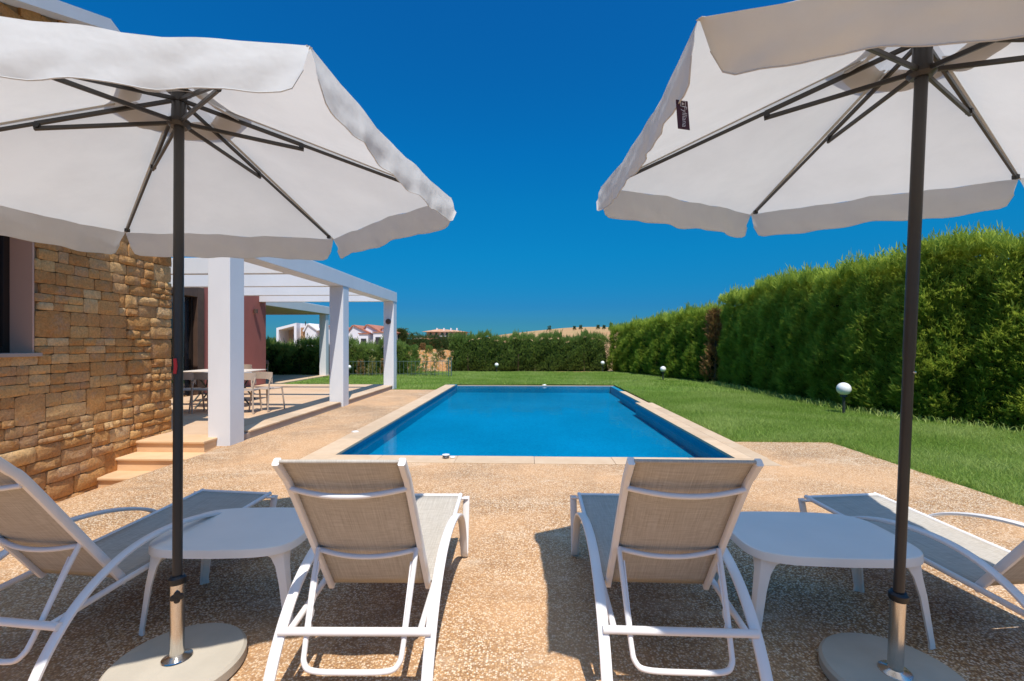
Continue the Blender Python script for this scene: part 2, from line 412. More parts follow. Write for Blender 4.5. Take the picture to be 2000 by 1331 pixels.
# deck with the fall towards the stone wall
def deckz(x, y):
    s = min(max((-x-4.40)/0.9, 0), 1)
    return -0.34*s*min(max((6.45-y)/0.25, 0), 1)
dm = MB()
for r in [(-9.0,-4.36,-3.0,6.45),(-4.36,4.56,-3.0,POOL_N-0.33),(-4.36,PX0-0.345,POOL_N-0.33,14.32),(3.1,4.56,POOL_N-0.33,6.95)]:
    grid_sheet(dm, *r, deckz, 0.15 if r[0] < -8 else 1.0)
tag(dm.build('deck', M['deck'], smooth=180), kind='structure')
# edge body so that the deck has thickness against the lawn and pool
tag(MB().box(-4.36, 4.555, -3.0, POOL_N-0.34, -0.25, -0.012).build('deck_base', M['riser']), kind='structure')

# ---------------------------------------------------------------- pool
pool = tag(empty('swimming_pool', (0, POOL_N, 0)), kind='structure')
def bp(x0,x1,y0,y1,z0,z1,name,mat,par,bev=None):
    o = MB().box(x0,x1,y0,y1,z0,z1).build(name, mat, par, bev=bev); o.location = -par.location; return o
ZW, ZB = -0.085, -0.32
bp(PX0-0.3, PX3+0.3, POOL_N-0.3, POOL_F+0.2, ZB-0.2, ZB, 'basin_floor', M['pooltile'], pool)
bp(PX0-0.30, PX0, POOL_N-0.3, POOL_F+0.2, ZB, -0.032, 'basin_wall', M['pooltile'], pool)
bp(PX0, PX3+0.2, POOL_N-0.3, POOL_N, ZB, -0.032, 'basin_wall', M['pooltile'], pool)
bp(PX1, PX1+0.35, POOL_N, 11.38, ZB, -0.032, 'basin_wall', M['pooltile'], pool)
bp(PX2, PX2+0.2, 11.38, 14.0, ZB, -0.032, 'basin_wall', M['pooltile'], pool)
bp(PX3, PX3+0.16, 14.0, POOL_F+0.2, ZB, ZW+0.012, 'basin_wall', M['pooltile'], pool)
bp(PX0, PX3, POOL_F, POOL_F+0.2, ZB, ZW+0.008, 'basin_wall', M['pooltile'], pool)
bp(PX0+0.02, PX3+0.14, POOL_F+0.02, POOL_F+0.075, ZW+0.008, ZW+0.03, 'overflow_lip', M['coping'], pool)
wm = MB(); grid_sheet(wm, PX0, PX3, POOL_N, POOL_F, lambda x, y: ZW, 0.5)
wo = wm.build('water', M['water']); tag(wo, kind='structure')
cop = tag(empty('pool_coping', (0, POOL_N, 0)), kind='structure')
def slabs(x0,x1,y0,y1,n,along):
    for k in range(n):
        g = 0.002
        if along == 'x': a = x0+(x1-x0)*k/n; b = x0+(x1-x0)*(k+1)/n; q = (a+g,b-g,y0,y1)
        else: a = y0+(y1-y0)*k/n; b = y0+(y1-y0)*(k+1)/n; q = (x0,x1,a+g,b-g)
        dz = random.uniform(0.006, 0.0085)
        bp(*q, -0.03, dz, 'coping_slab', M['coping'], cop, bev=0.004)
slabs(PX0-0.345, 3.10, POOL_N-0.325, POOL_N+0.015, 6, 'x')
slabs(PX0-0.345, PX0+0.015, POOL_N+0.017, 16.0, 10, 'y')
slabs(PX1-0.015, PX1+0.20, POOL_N+0.017, 11.36, 5, 'y')
slabs(PX1+0.204, PX1+0.41, POOL_N+0.017, 11.36, 6, 'y')
slabs(PX2-0.01, PX2+0.17, 11.364, 14.0, 2, 'y')
jar = tag(empty('plastic_cup', W(-0.855, 5.83, 0.008)), 'small clear plastic cup standing on the near pool coping', 'cup')
MB().lathe([(0.0,0.002),(0.04,0.002),(0.045,0.045),(0.042,0.045),(0.037,0.006),(0.0,0.006)], 20).build('cup_body', M['clear'], jar, 180)
MB().lathe([(0.046,0.043),(0.048,0.043),(0.048,0.047),(0.046,0.047)], 20).build('cup_rim', M['globe'], jar, 40)
cp = MB().lathe([(0.0,0.0),(0.03,0.0),(0.035,0.01),(0.03,0.02),(0.0,0.022)], 18).build('bottle_cap', M['globe'], smooth=40); cp.location = W(-0.77, 5.84, 0.009)
tag(cp, 'small white cap lying beside the clear cup on the coping', 'cap')
fl = MB().lathe([(0.0,0.0),(0.07,0.005),(0.09,0.03),(0.06,0.055),(0.0,0.06)], 18).build('skimmer_float', M['globe'], smooth=40); fl.location = Vector((0.62, POOL_F+0.12, ZW+0.01))
tag(fl, 'small white float at the far overflow edge of the pool', 'float')
sq = MB().lathe([(0.0,0.0),(0.065,0.0),(0.062,0.018),(0.0,0.022)], 4).build('drain_cover', M['globe']); sq.location = W(-2.63, 7.55, 0.003)
tag(sq, 'small pale flat cover on the deck between pool and pergola', 'cover')

# ---------------------------------------------------------------- terrace and steps
ter = tag(empty('terrace', (0,0,0)), kind='structure')
TZ = 0.12
TX = -4.375
MB().prism([(TX-0.3,6.62),(TX-0.3,14.5),(-8.78,14.5),(-8.78,6.7),(-5.6,6.7),(-5.6,6.62)][::-1], -0.3, TZ-0.004).build('terrace_floor', M['terrace'], ter)
MB().box(TX-0.298, TX+0.002, 6.80, 14.80, -0.3, TZ-0.034).build('terrace_riser', M['riser'], ter)
def edge(x0,x1,y0,y1,n,along,z1=TZ,h=0.03,name='edge_slab',mat='coping',bev=0.006):
    for k in range(n):
        g = 0.0015
        if along == 'x': a=x0+(x1-x0)*k/n; b=x0+(x1-x0)*(k+1)/n; MB().box(a+g,b-g,y0,y1,z1-h,z1+random.uniform(0,0.002)).build(name, M[mat], ter, bev=bev)
        else: a=y0+(y1-y0)*k/n; b=y0+(y1-y0)*(k+1)/n; MB().box(x0,x1,a+g,b-g,z1-h,z1+random.uniform(0,0.002)).build(name, M[mat], ter, bev=bev)
edge(TX-0.298, TX+0.012, 6.95, 10.40, 4, 'y'); edge(TX-0.298, TX+0.012, 10.80, 14.45, 4, 'y')
edge(-8.78, TX-0.0, 14.503, 14.82, 5, 'x')
MB().box(-8.78, TX-0.31, 14.50, 14.80, -0.3, TZ-0.032).build('terrace_riser', M['riser'], ter)
# steps descend to the left towards the stone wall
WA = W(-5.33, 6.32); WD = Vector((-0.09, 1, 0)).normalized(); WNn = Vector((1, 0.09, 0)).normalized()
def wallx(y): return WA.x + WD.x/WD.y*(y-WA.y)
def tread(y0, y1, x1, z, name='step_tread'):
    MB().prism([(wallx(y0)+0.03,y0),(x1,y0),(x1,y1),(wallx(y1)+0.03,y1)], z-0.035, z).build(name, M['step'], ter, bev=0.008)
yf = 6.14
tread(yf, 6.618, -4.515, TZ+0.001)
MB().prism([(wallx(yf)+0.03,yf+0.03),(-4.53,yf+0.03),(-4.53,6.6),(wallx(6.6)+0.03,6.6)], -0.35, TZ-0.037).build('step_riser', M['step'], ter)
tread(yf-0.33, yf+0.028, -4.35, -0.035)
MB().prism([(wallx(yf-0.3)+0.03,yf-0.30),(-4.36,yf-0.30),(-4.36,yf+0.027),(wallx(yf)+0.03,yf+0.027)], -0.5, -0.072).build('step_riser', M['step'], ter)
tread(yf-0.64, yf-0.302, -4.6, -0.205)
MB().prism([(wallx(yf-0.6)+0.03,yf-0.61),(-4.6,yf-0.61),(-4.6,yf-0.303),(wallx(yf-0.3)+0.03,yf-0.303)], -0.6, -0.242).build('step_riser', M['step'], ter)

# ---------------------------------------------------------------- house
house = tag(empty('house', W(-7.5, 6.5, 0)), 'large house with a rough sandstone gable wall and red rendered facade behind the pergola', 'house')
HL = Vector(house.location)
def H(mb, name, mat, smooth=None, bev=None, par=None):
    o = mb.build(name, M[mat], par or house, smooth, bev)
    if par is None: o.location = -HL
    return o
def wp(s, z, out=0.0):  # point on the stone wall plane; s metres along it from the top step
    p = WA + WD*s + WNn*out; return Vector((p.x, p.y, z))
S0, S1 = -6.5, 0.75
WIN = (-2.85, -1.38, 1.39, 3.02)
def gable(s): return 5.43 - 0.42*abs(s+0.66)
# mortar backing with window opening, as prisms in the wall plane
def wallpiece(s0, s1, z0a, z1a, z1b, out0, out1):
    a = [wp(s0,z0a,out0), wp(s1,z0a,out0), wp(s1,z1b,out0), wp(s0,z1a,out0)]; b = [wp(s0,z0a,out1), wp(s1,z0a,out1), wp(s1,z1b,out1), wp(s0,z1a,out1)]
    return a+b, [(0,1,2,3),(7,6,5,4),(0,4,5,1),(1,5,6,2),(2,6,7,3),(3,7,4,0)]
mb = MB()
mb.add(*wallpiece(S0, WIN[0], -0.7, gable(S0), gable(WIN[0]), -0.30, -0.012))
mb.add(*wallpiece(WIN[0], WIN[1], -0.7, WIN[2]-0.001, WIN[2]-0.001, -0.30, -0.012))
mb.add(*wallpiece(WIN[0], WIN[1], WIN[3], gable(WIN[0]), gable(WIN[1]), -0.30, -0.012))
mb.add(*wallpiece(WIN[1], -0.66, -0.7, gable(WIN[1]), gable(-0.66), -0.30, -0.012))
mb.add(*wallpiece(-0.66, S1, -0.7, gable(-0.66), gable(S1), -0.30, -0.012))
H(mb, 'stone_wall_backing', 'mortar')
# stones: 10 variants of a rough block face, scaled
def stone_variant(seed):
    r = random.Random(seed); nx_, nz_ = 5, 4; v = []; f = []
    for j in range(nz_):
        for i in range(nx_):
            u, w = i/(nx_-1)-0.5, j/(nz_-1)-0.5
            e = (i in (0, nx_-1)) or (j in (0, nz_-1))
            k = r.uniform(-0.25, 0.05) if e else r.uniform(0.15, 1.0)
            uu = u*(1+ (r.uniform(-0.03,0.03) if e else 0)); ww = w*(1+(r.uniform(-0.05,0.05) if e else 0))
            if (i in (0,nx_-1)) and (j in (0,nz_-1)): uu*=0.97; ww*=0.94
            v.append((uu, ww, 0.55+0.45*k))
    n = len(v); rim = [i for i in range(nx_)]+[j*nx_+nx_-1 for j in range(1,nz_)]+[(nz_-1)*nx_+i for i in range(nx_-2,-1,-1)]+[j*nx_ for j in range(nz_-2,0,-1)]
    for j in range(nz_-1):
        for i in range(nx_-1): a = j*nx_+i; f.append((a,a+1,a+1+nx_,a+nx_))
    for q in rim: v.append((v[q][0], v[q][1], -0.5))
    for k in range(len(rim)): k2=(k+1)%len(rim); f.append((rim[k], n+k, n+k2, rim[k2]))
    me = mkmesh('stone', v, f, 50); me.materials.append(M['stone']); return me
SV = [stone_variant(k) for k in range(14)]
rr = random.Random(5); rects = []
def addrect(x0_, x1_, y0_, y1_):
    if y1_ > gable(x0_) and y0_ > min(gable(x0_), gable(x1_))-0.05: return
    ov = x1_ > WIN[0] and x0_ < WIN[1] and y1_ > WIN[2] and y0_ < WIN[3]
    if ov:
        if x0_ < WIN[1] < x1_ and x1_-WIN[1] > 0.06: x0_ = WIN[1]
        elif x0_ < WIN[0] < x1_ and WIN[0]-x0_ > 0.06: x1_ = WIN[0]
        elif y0_ < WIN[2]-0.04: y1_ = WIN[2]
        elif y1_ > WIN[3]+0.04: y0_ = WIN[3]
        else: return
    rects.append((x0_, x1_, y0_, y1_))
def splitrow(a, b, z0_, z1_):
    h_ = z1_-z0_; s_ = b
    while s_ > a+1e-4:
        w_ = min(max(rr.uniform(1.1, 3.0)*h_, 0.13), 0.44)
        if s_-w_ < a+0.09: w_ = s_-a
        addrect(s_-w_, s_, z0_, z1_); s_ -= w_
z = -0.62
while z < 5.6:
    band = rr.uniform(0.24, 0.36); s = S1
    while s > S0+1e-4:
        w = rr.uniform(0.28, 0.85)
        if s-w < S0+0.15: w = s-S0
        a = s-w; q = rr.random()
        if q < 0.22 and w < 0.5: splitrow(a, s, z, z+band) if rr.random() < 0.6 else addrect(a, s, z, z+band)
        elif q < 0.72:
            m_ = z+band*rr.uniform(0.36, 0.64); splitrow(a, s, z, m_); splitrow(a, s, m_, z+band)
        else:
            m1_ = z+band*rr.uniform(0.26, 0.40); m2_ = z+band*rr.uniform(0.60, 0.74); splitrow(a, s, z, m1_); splitrow(a, s, m1_, m2_); splitrow(a, s, m2_, z+band)
        s = a
    z += band
def vis_key(q):
    sm, zm = (q[0]+q[1])/2, (q[2]+q[3])/2
    return (0 if (sm > -2.6 and zm < 3.0) else 1, zm if sm > -3 else 20+abs(sm))
rects.sort(key=vis_key)
wang = math.atan2(WD.y, WD.x)
Rw = Matrix.Rotation(wang, 4, 'Z') @ Matrix.Rotation(R(90), 4, 'X')    # local x along wall, y up, z outwards (+N side)
rest = MB()
for k, q in enumerate(rects):
    g = 0.005; sx = (q[1]-q[0])-g; sz = (q[3]-q[2])-g
    if sx < 0.04 or sz < 0.03: continue
    sm, zm = (q[0]+q[1])/2, (q[2]+q[3])/2
    rough = 0.050 if (zm < 0.55+0.1*sm or sm > -0.15) else 0.024
    dep = rough*rr.uniform(0.7, 1.25)
    me = SV[rr.randrange(len(SV))]
    c = wp(sm, zm, 0.006)
    mat4 = Matrix.Translation(c-HL) @ Rw @ Matrix.Diagonal((sx*(1 if rr.random()<.5 else -1), sz, dep, 1))
    if k < 296:
        o = bpy.data.objects.new('stone', me); COL.objects.link(o); o.parent = house
        mt = mat4
        if mt.determinant() < 0: mt = Matrix.Translation(c-HL) @ Rw @ Matrix.Diagonal((sx, sz, dep, 1))
        o.matrix_local = mt
    else:
        mt = Matrix.Translation(c) @ Rw @ Matrix.Diagonal((sx, sz, dep, 1))
        rest.add([mt @ v.co for v in me.vertices], [tuple(p.vertices) for p in me.polygons])
o = H(rest, 'stone_facing', 'stone', 50); o['kind'] = 'stuff'
# window: jambs, sill, frame, glass
s0, s1, z0, z1 = WIN
for a, b, nm in ((s1-0.001, s1+0.03, 'jamb'), (s0-0.03, s0+0.001, 'jamb')):
    pass
win = empty('window'); win.parent = house; win.location = -HL
def wb(s0_, s1_, z0_, z1_, o0, o1, name, mat, bev=None):
    m_ = MB(); m_.add(*wallpiece(s0_, s1_, z0_, z1_, z1_, o0, o1)); return m_.build(name, M[mat], win, bev=bev)
wb(s1-0.02, s1-0.0, z0, z1, -0.30, 0.012, 'window_jamb', 'jamb')
wb(s0+0.0, s0+0.02, z0, z1, -0.30, 0.012, 'window_jamb', 'jamb')
wb(s0+0.02, s1-0.02, z1-0.02, z1, -0.30, 0.012, 'window_lintel', 'jamb')
wb(s0-0.06, s1+0.05, z0-0.04, z0+0.0, -0.30, 0.055, 'window_sill', 'riser', 0.004)
wb(s1-0.09, s1-0.02, z0+0.001, z1-0.02, -0.28, -0.22, 'window_frame', 'dark_frame', 0.004)
wb(s0+0.02, s0+0.09, z0+0.001, z1-0.02, -0.28, -0.22, 'window_frame', 'dark_frame', 0.004)
wb(s0+0.09, s1-0.09, z0+0.001, z0+0.07, -0.28, -0.22, 'window_frame', 'dark_frame', 0.004)
wb(s0+0.09, s1-0.09, z1-0.09, z1-0.02, -0.28, -0.22, 'window_frame', 'dark_frame', 0.004)
wb(s0+0.085, s1-0.085, z0+0.065, z1-0.085, -0.26, -0.25, 'window_pane', 'window_glass')
# verge, and an unseen ledge sized to cast the shade on the stones
def slope_slab(sa, sb, out0, out1, dz0, dz1):
    a = [wp(sa,gable(sa)+dz0,out0), wp(sb,gable(sb)+dz0,out0), wp(sb,gable(sb)+dz1,out0), wp(sa,gable(sa)+dz1,out0)]
    b = [wp(sa,gable(sa)+dz0,out1), wp(sb,gable(sb)+dz0,out1), wp(sb,gable(sb)+dz1,out1), wp(sa,gable(sa)+dz1,out1)]
    return a+b, [(0,1,2,3),(7,6,5,4),(0,4,5,1),(1,5,6,2),(2,6,7,3),(3,7,4,0)]
m_ = MB(); m_.add(*slope_slab(S0-0.2,-0.66,-4.0,0.24,0.0,0.15)); m_.add(*slope_slab(-0.66,S1+0.15,-4.0,0.24,0.0,0.15)); H(m_, 'roof_verge', 'white')
m_ = MB(); m_.add(*slope_slab(S0-0.25,-0.662,-4.0,0.02,0.152,0.19)); m_.add(*slope_slab(-0.658,S1+0.18,-4.0,0.02,0.152,0.19)); H(m_, 'roof', 'tile_red')
m_ = MB(); m_.add(*wallpiece(-6.4, -0.80, 3.20, 3.32, 3.32, 0.0, 0.28)); H(m_, 'shade_ledge', 'white', bev=0.01)
# stone block body (return wall beyond the corner, back)
c1 = wp(S1, 0, -0.02)
H(MB().box(-9.6, c1.x, c1.y-0.30, c1.y, -0.5, 3.9), 'return_wall', 'peach')
H(MB().box(-9.8, -9.55, 0.2, c1.y, -0.5, 3.9), 'rear_wall', 'peach')
# red facade facing the pergola, door
FX = -8.80
H(MB().box(FX-0.3, FX, 11.95, 14.88, -0.2, 3.30), 'facade_wall', 'red_wall')
H(MB().box(FX-0.3, FX, c1.y, 9.60, -0.2, 3.30), 'facade_wall', 'peach')
H(MB().box(FX-0.3, FX, 9.60, 11.95, 2.98, 3.30), 'facade_lintel', 'peach')
H(MB().box(FX-0.35, FX+0.03, c1.y, 14.90, 3.302, 3.55), 'parapet', 'white')
H(MB().box(FX-6.0, FX-0.302, 14.58, 14.88, -0.2, 3.30), 'end_wall', 'red_wall')
door = empty('door'); door.parent = house; door.location = -HL
for q in ((9.60,9.85,TZ,2.98),(11.70,11.95,TZ,2.98),(9.85,11.70,2.72,2.98)):
    MB().box(FX-0.25, FX+0.03, q[0], q[1], q[2], q[3]).build('door_frame', M['brown_frame'], door, bev=0.008)
MB().box(FX-0.20, FX-0.15, 9.85, 11.70, TZ, 2.72).build('door_glass', M['window_glass'], door)
for yy in (9.85, 10.74, 11.62): MB().box(FX-0.148, FX-0.09, yy, yy+0.08, TZ, 2.72).build('door_stile', M['dark_frame'], door)
lamp = MB().lathe([(0.0,0.0),(0.06,0.0),(0.06,0.13),(0.0,0.14)], 16).build('wall_light', M['brown_frame'], house, 40); lamp.location = Vector((FX+0.07, 14.2, 2.45))-HL
# rear porch: slab roof, column, floor
H(MB().box(-15.0, -9.02, 14.905, 20.35, 2.80, 3.14), 'porch_roof', 'white', bev=0.01)
H(MB().box(-14.98, -9.06, 14.95, 20.3, 2.785, 2.797), 'porch_soffit', 'olive')
H(MB().box(-9.36, -9.06, 19.98, 20.28, -0.05, 2.783), 'porch_column', 'white', bev=0.01)
H(MB().box(-15.0, -9.30, 14.905, 20.3, -0.2, 0.03), 'porch_floor', 'terrace')
H(MB().box(-9.296, -9.0, 14.905, 20.3, -0.2, 0.034), 'porch_edge', 'coping')

# ---------------------------------------------------------------- pergola
per = tag(empty('pergola', (-4.5, 10.5, 0)), 'white rendered pergola with three square posts beside the pool', 'pergola')
PL = Vector(per.location)
PY = [6.42, 10.46, 14.46]
for y in PY:
    MB().box(-4.66, -4.33, y, y+0.33, -0.3, 2.838).build('post', M['white'], per, bev=0.006, loc=-PL)
MB().box(-4.67, -4.32, 6.415, 14.80, 2.84, 3.16).build('beam', M['white'], per, bev=0.006, loc=-PL)
for y in (6.58, 8.55, 10.53, 12.52, 14.50):
    MB().box(FX+0.002, -4.672, y, y+0.16, 2.845, 3.155).build('rafter', M['white'], per, bev=0.005, loc=-PL)
sp = MB().lathe([(0.0,0.0),(0.085,0.0),(0.09,0.02),(0.07,0.05),(0.03,0.06),(0.0,0.06)], 20, axis=(0,-1,0)).build('round_wall_lamp', M['brown_frame'], smooth=40)
sp.location = Vector((-4.50, PY[2]-0.001, 2.19)); tag(sp, 'small round brown lamp fixed high on the farthest pergola post', 'lamp')

# ---------------------------------------------------------------- foliage
def tri_mesh(name, V, F, tint, mat, parent=None):
    V = np.ascontiguousarray(V, np.float32); F = np.ascontiguousarray(F, np.int32); me = bpy.data.meshes.new(name)
    me.vertices.add(len(V)); me.vertices.foreach_set('co', V.ravel())
    me.loops.add(F.size); me.loops.foreach_set('vertex_index', F.ravel())
    me.polygons.add(len(F)); me.polygons.foreach_set('loop_start', np.arange(0, F.size, 3, dtype=np.int32))
    at = me.attributes.new('tint', 'FLOAT', 'POINT'); at.data.foreach_set('value', np.ascontiguousarray(tint, np.float32))
    me.update(calc_edges=True); me.validate()
    return link(name, me, mat, parent)
def norm(a): return a/np.maximum(np.linalg.norm(a, axis=-1, keepdims=True), 1e-9)
def sprays(P, D, L, tint, nb=9, width=0.10, spread=0.62):
    n = len(P); D = norm(D); r = RNG.normal(size=(n,3)); S = norm(np.cross(D, r)); U = np.cross(S, D)
    V = np.zeros((n, nb, 3, 3)); T = np.zeros((n, nb, 3))
    for k in range(nb):
        t = (k/(nb))*0.85 if k else 0.0
        sgn = 1 if k % 2 else -1
        ang = spread*(1-0.35*t)*sgn if k < nb-1 else 0.0
        a = ang+RNG.normal(size=n)*0.12; b = RNG.normal(size=n)*0.22
        d = D*np.cos(a)[:,None]+S*np.sin(a)[:,None]+U*b[:,None]; d = norm(d)
        base = P+D*(t*L)[:,None]; ln = L*(0.62*(1-0.55*t))*RNG.uniform(0.8,1.2,n)
        if k == nb-1: ln = L*0.5
        w = np.cross(d, U+0.3*S); w = norm(w)*(L*width)[:,None]
        V[:,k,0] = base-w*0.5; V[:,k,1] = base+w*0.5+d*(ln*0.35)[:,None]; V[:,k,2] = base+d*ln[:,None]
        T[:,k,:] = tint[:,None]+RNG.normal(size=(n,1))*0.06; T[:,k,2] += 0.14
    return V.reshape(-1,3), np.arange(n*nb*3).reshape(-1,3), np.clip(T.ravel(), 0, 1.2)
def lump(s, z, seed):
    return (0.10*np.sin(s*5.1+seed)+0.06*np.sin(s*11.3+seed*2+z*1.5)+0.07*np.sin(z*4.3+s*2.2+seed*3)+0.05*np.sin(z*9+s*7+seed))
def polyline(path):
    P = np.array(path, float); seg = np.linalg.norm(np.diff(P, axis=0), axis=1); cum = np.concatenate([[0], np.cumsum(seg)])
    def at(s):
        s = np.clip(s, 0, cum[-1]); i = np.clip(np.searchsorted(cum, s, side='right')-1, 0, len(seg)-1); t = (s-cum[i])/seg[i]
        p = P[i]+(P[i+1]-P[i])*t[:,None]; tg = (P[i+1]-P[i])/seg[i][:,None]; return p, tg
    return at, cum[-1]
def hedge(label, path, hf, thick, dens, size, mat, seed, lit=1.0, core='hedgecore', side=1, trunks=0.9, amp=1.0):
    at, LN = polyline(path)
    p0 = path[0]; root = tag(empty('hedge', (p0[0], p0[1], -0.05)), label, 'hedge'); off = -np.array(root.location)
    def surf(s, q, z=None):
        # q in [0,1): 0..a front, then top, then back
        p, tg = at(s); nrm = np.stack([-tg[:,1], tg[:,0]], 1)*side
        hh = hf(s)+0.10*np.sin(s*3.3+seed)*amp+0.06*np.sin(s*8.1+seed)*amp
        return p, tg, nrm, hh
    V=[];F=[];T=[];base=0
    # front
    def emit(kind, n):
        s = RNG.uniform(0, LN, n); p, tg, nr, hh = surf(s, 0)
        if kind == 'top':
            w = RNG.uniform(0, 1, n)**1.0*thick; z = hh+RNG.normal(size=n)*0.05+0.07*np.sin(s*13+seed)*amp; out = -w
            N3 = np.concatenate([nr*0.15, np.ones((n,1))], 1)
        else:
            z = RNG.uniform(0.02, 1, n)**0.92*hh; out = lump(s, z, seed)*amp+RNG.normal(size=n)*0.035
            out = out-0.10*z-0.45*np.clip(0.25-z,0,1)-np.clip(z-hh+0.35,0,1)*0.55
            if kind == 'back': out = -thick-out; N3 = np.concatenate([-nr, 0.1*np.ones((n,1))], 1)
            else: N3 = np.concatenate([nr, 0.1*np.ones((n,1))], 1)
        P = np.concatenate([p+nr*out[:,None], z[:,None]-0.04], 1)
        t3 = np.concatenate([tg, np.zeros((n,1))], 1)
        upw = 1.0 if kind != 'top' else 1.2
        D = N3*RNG.uniform(0.5,1.1,(n,1))+np.array([0,0,1.0])*RNG.uniform(0.1,1.0,(n,1))*upw+t3*RNG.normal(size=(n,1))*0.5
        L = size*RNG.uniform(0.6, 1.35, n)
        tall = (RNG.random(n) < (0.10 if kind == 'top' else 0.03)); L = np.where(tall, L*1.8, L)
        D = np.where(tall[:,None], D+np.array([0,0,1.6]), D)
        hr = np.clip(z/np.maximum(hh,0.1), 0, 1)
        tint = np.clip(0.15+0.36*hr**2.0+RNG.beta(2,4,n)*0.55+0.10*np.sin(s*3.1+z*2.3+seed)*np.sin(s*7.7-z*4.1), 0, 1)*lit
        return sprays(P, D, L, tint)
    hm = float(np.mean(hf(np.linspace(0, LN, 50))))
    for kind, n in (('front', int(LN*hm*dens)), ('top', int(LN*thick*dens*0.9)), ('back', int(LN*hm*dens*0.15))):
        v,f,t = emit(kind, n); V.append(v); F.append(f+base); T.append(t); base += len(v)
    o = tri_mesh('foliage', np.concatenate(V)+off, np.concatenate(F), np.concatenate(T), mat, root); o['kind'] = 'stuff'
    # dry brown twigs in clusters
    if size > 0.155:
        nc = int(LN*2.2); cs = RNG.uniform(0.2, LN-0.2, nc); cz = RNG.uniform(0.15, 0.95, nc); m = 22
        s = np.repeat(cs, m)+RNG.normal(size=nc*m)*0.09; zf = np.repeat(cz, m)
        p, tg, nr, hh = surf(s, 0); z = np.clip(zf*hh+RNG.normal(size=nc*m)*0.10, 0.05, None)
        out = lump(s, z, seed)*amp-0.10*z-0.01-np.clip(z-hh+0.35,0,1)*0.55
        P = np.concatenate([p+nr*out[:,None], z[:,None]-0.04], 1)
        D = np.concatenate([nr, np.full((nc*m,1), 0.4)], 1)+RNG.normal(size=(nc*m,3))*0.4
        v,f,t = sprays(P, D, size*RNG.uniform(0.5,1.0,nc*m), RNG.uniform(0.1,0.8,nc*m), nb=6)
        o = tri_mesh('dry_twigs', v+off, f, t, M['deadleaf'], root); o['kind'] = 'stuff'
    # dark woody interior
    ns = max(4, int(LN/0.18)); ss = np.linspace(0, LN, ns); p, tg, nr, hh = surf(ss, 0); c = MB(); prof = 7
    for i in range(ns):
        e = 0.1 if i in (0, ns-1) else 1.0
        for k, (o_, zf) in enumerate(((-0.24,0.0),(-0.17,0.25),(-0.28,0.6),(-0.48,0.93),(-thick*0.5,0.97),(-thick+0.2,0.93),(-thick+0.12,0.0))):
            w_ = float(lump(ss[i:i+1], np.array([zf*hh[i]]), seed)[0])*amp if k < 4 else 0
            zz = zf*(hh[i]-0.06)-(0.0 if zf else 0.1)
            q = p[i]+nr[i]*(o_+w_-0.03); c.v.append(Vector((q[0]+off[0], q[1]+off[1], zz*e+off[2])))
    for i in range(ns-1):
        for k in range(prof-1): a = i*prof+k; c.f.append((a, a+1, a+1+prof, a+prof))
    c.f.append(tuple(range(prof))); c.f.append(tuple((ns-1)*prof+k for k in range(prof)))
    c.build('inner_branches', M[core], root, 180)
    if trunks:
        tm = MB(); k = trunks/2
        while k < LN:
            q, tg_ = at(np.array([k])); n_ = np.array([-tg_[0][1], tg_[0][0]])*side; b_ = q[0]-n_*0.28
            tm.tube([(b_[0]+off[0], b_[1]+off[1], off[2]-0.1),(b_[0]+off[0]+random.uniform(-.05,.05), b_[1]+off[1], off[2]+0.9)], 0.05, 6, [1,0.6]); k += trunks
        t_ = tm.build('trunks', M['bark'], root, 60); t_['kind'] = 'stuff'
    return root
def cw(X, d): p = W(X, d); return (p.x, p.y)
# tall hedge on the right of the lawn
nearpath = [cw(11.5,3.6), cw(9.9,5.6), cw(8.9,7.2), cw(7.95,8.8), cw(7.65,10.2), cw(7.62,13.2), cw(7.65,16.72)]
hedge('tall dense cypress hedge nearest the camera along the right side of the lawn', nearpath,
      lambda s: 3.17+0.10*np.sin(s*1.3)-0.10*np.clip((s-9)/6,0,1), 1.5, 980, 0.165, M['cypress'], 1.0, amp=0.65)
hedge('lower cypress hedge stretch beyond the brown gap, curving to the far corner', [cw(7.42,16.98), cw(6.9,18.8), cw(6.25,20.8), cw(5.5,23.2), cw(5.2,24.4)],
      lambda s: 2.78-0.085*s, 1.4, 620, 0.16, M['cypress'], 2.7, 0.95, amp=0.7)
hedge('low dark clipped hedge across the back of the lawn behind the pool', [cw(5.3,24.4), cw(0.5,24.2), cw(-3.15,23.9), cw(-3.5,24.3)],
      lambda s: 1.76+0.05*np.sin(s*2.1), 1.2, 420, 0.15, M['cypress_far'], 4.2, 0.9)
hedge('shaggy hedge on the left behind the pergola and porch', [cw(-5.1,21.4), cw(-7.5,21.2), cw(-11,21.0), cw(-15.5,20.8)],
      lambda s: 1.30+0.09*np.sin(s*1.7)-0.35*np.clip(0.6-s,0,1), 1.2, 420, 0.17, M['cypress_far'], 5.9, 1.0, amp=1.4)
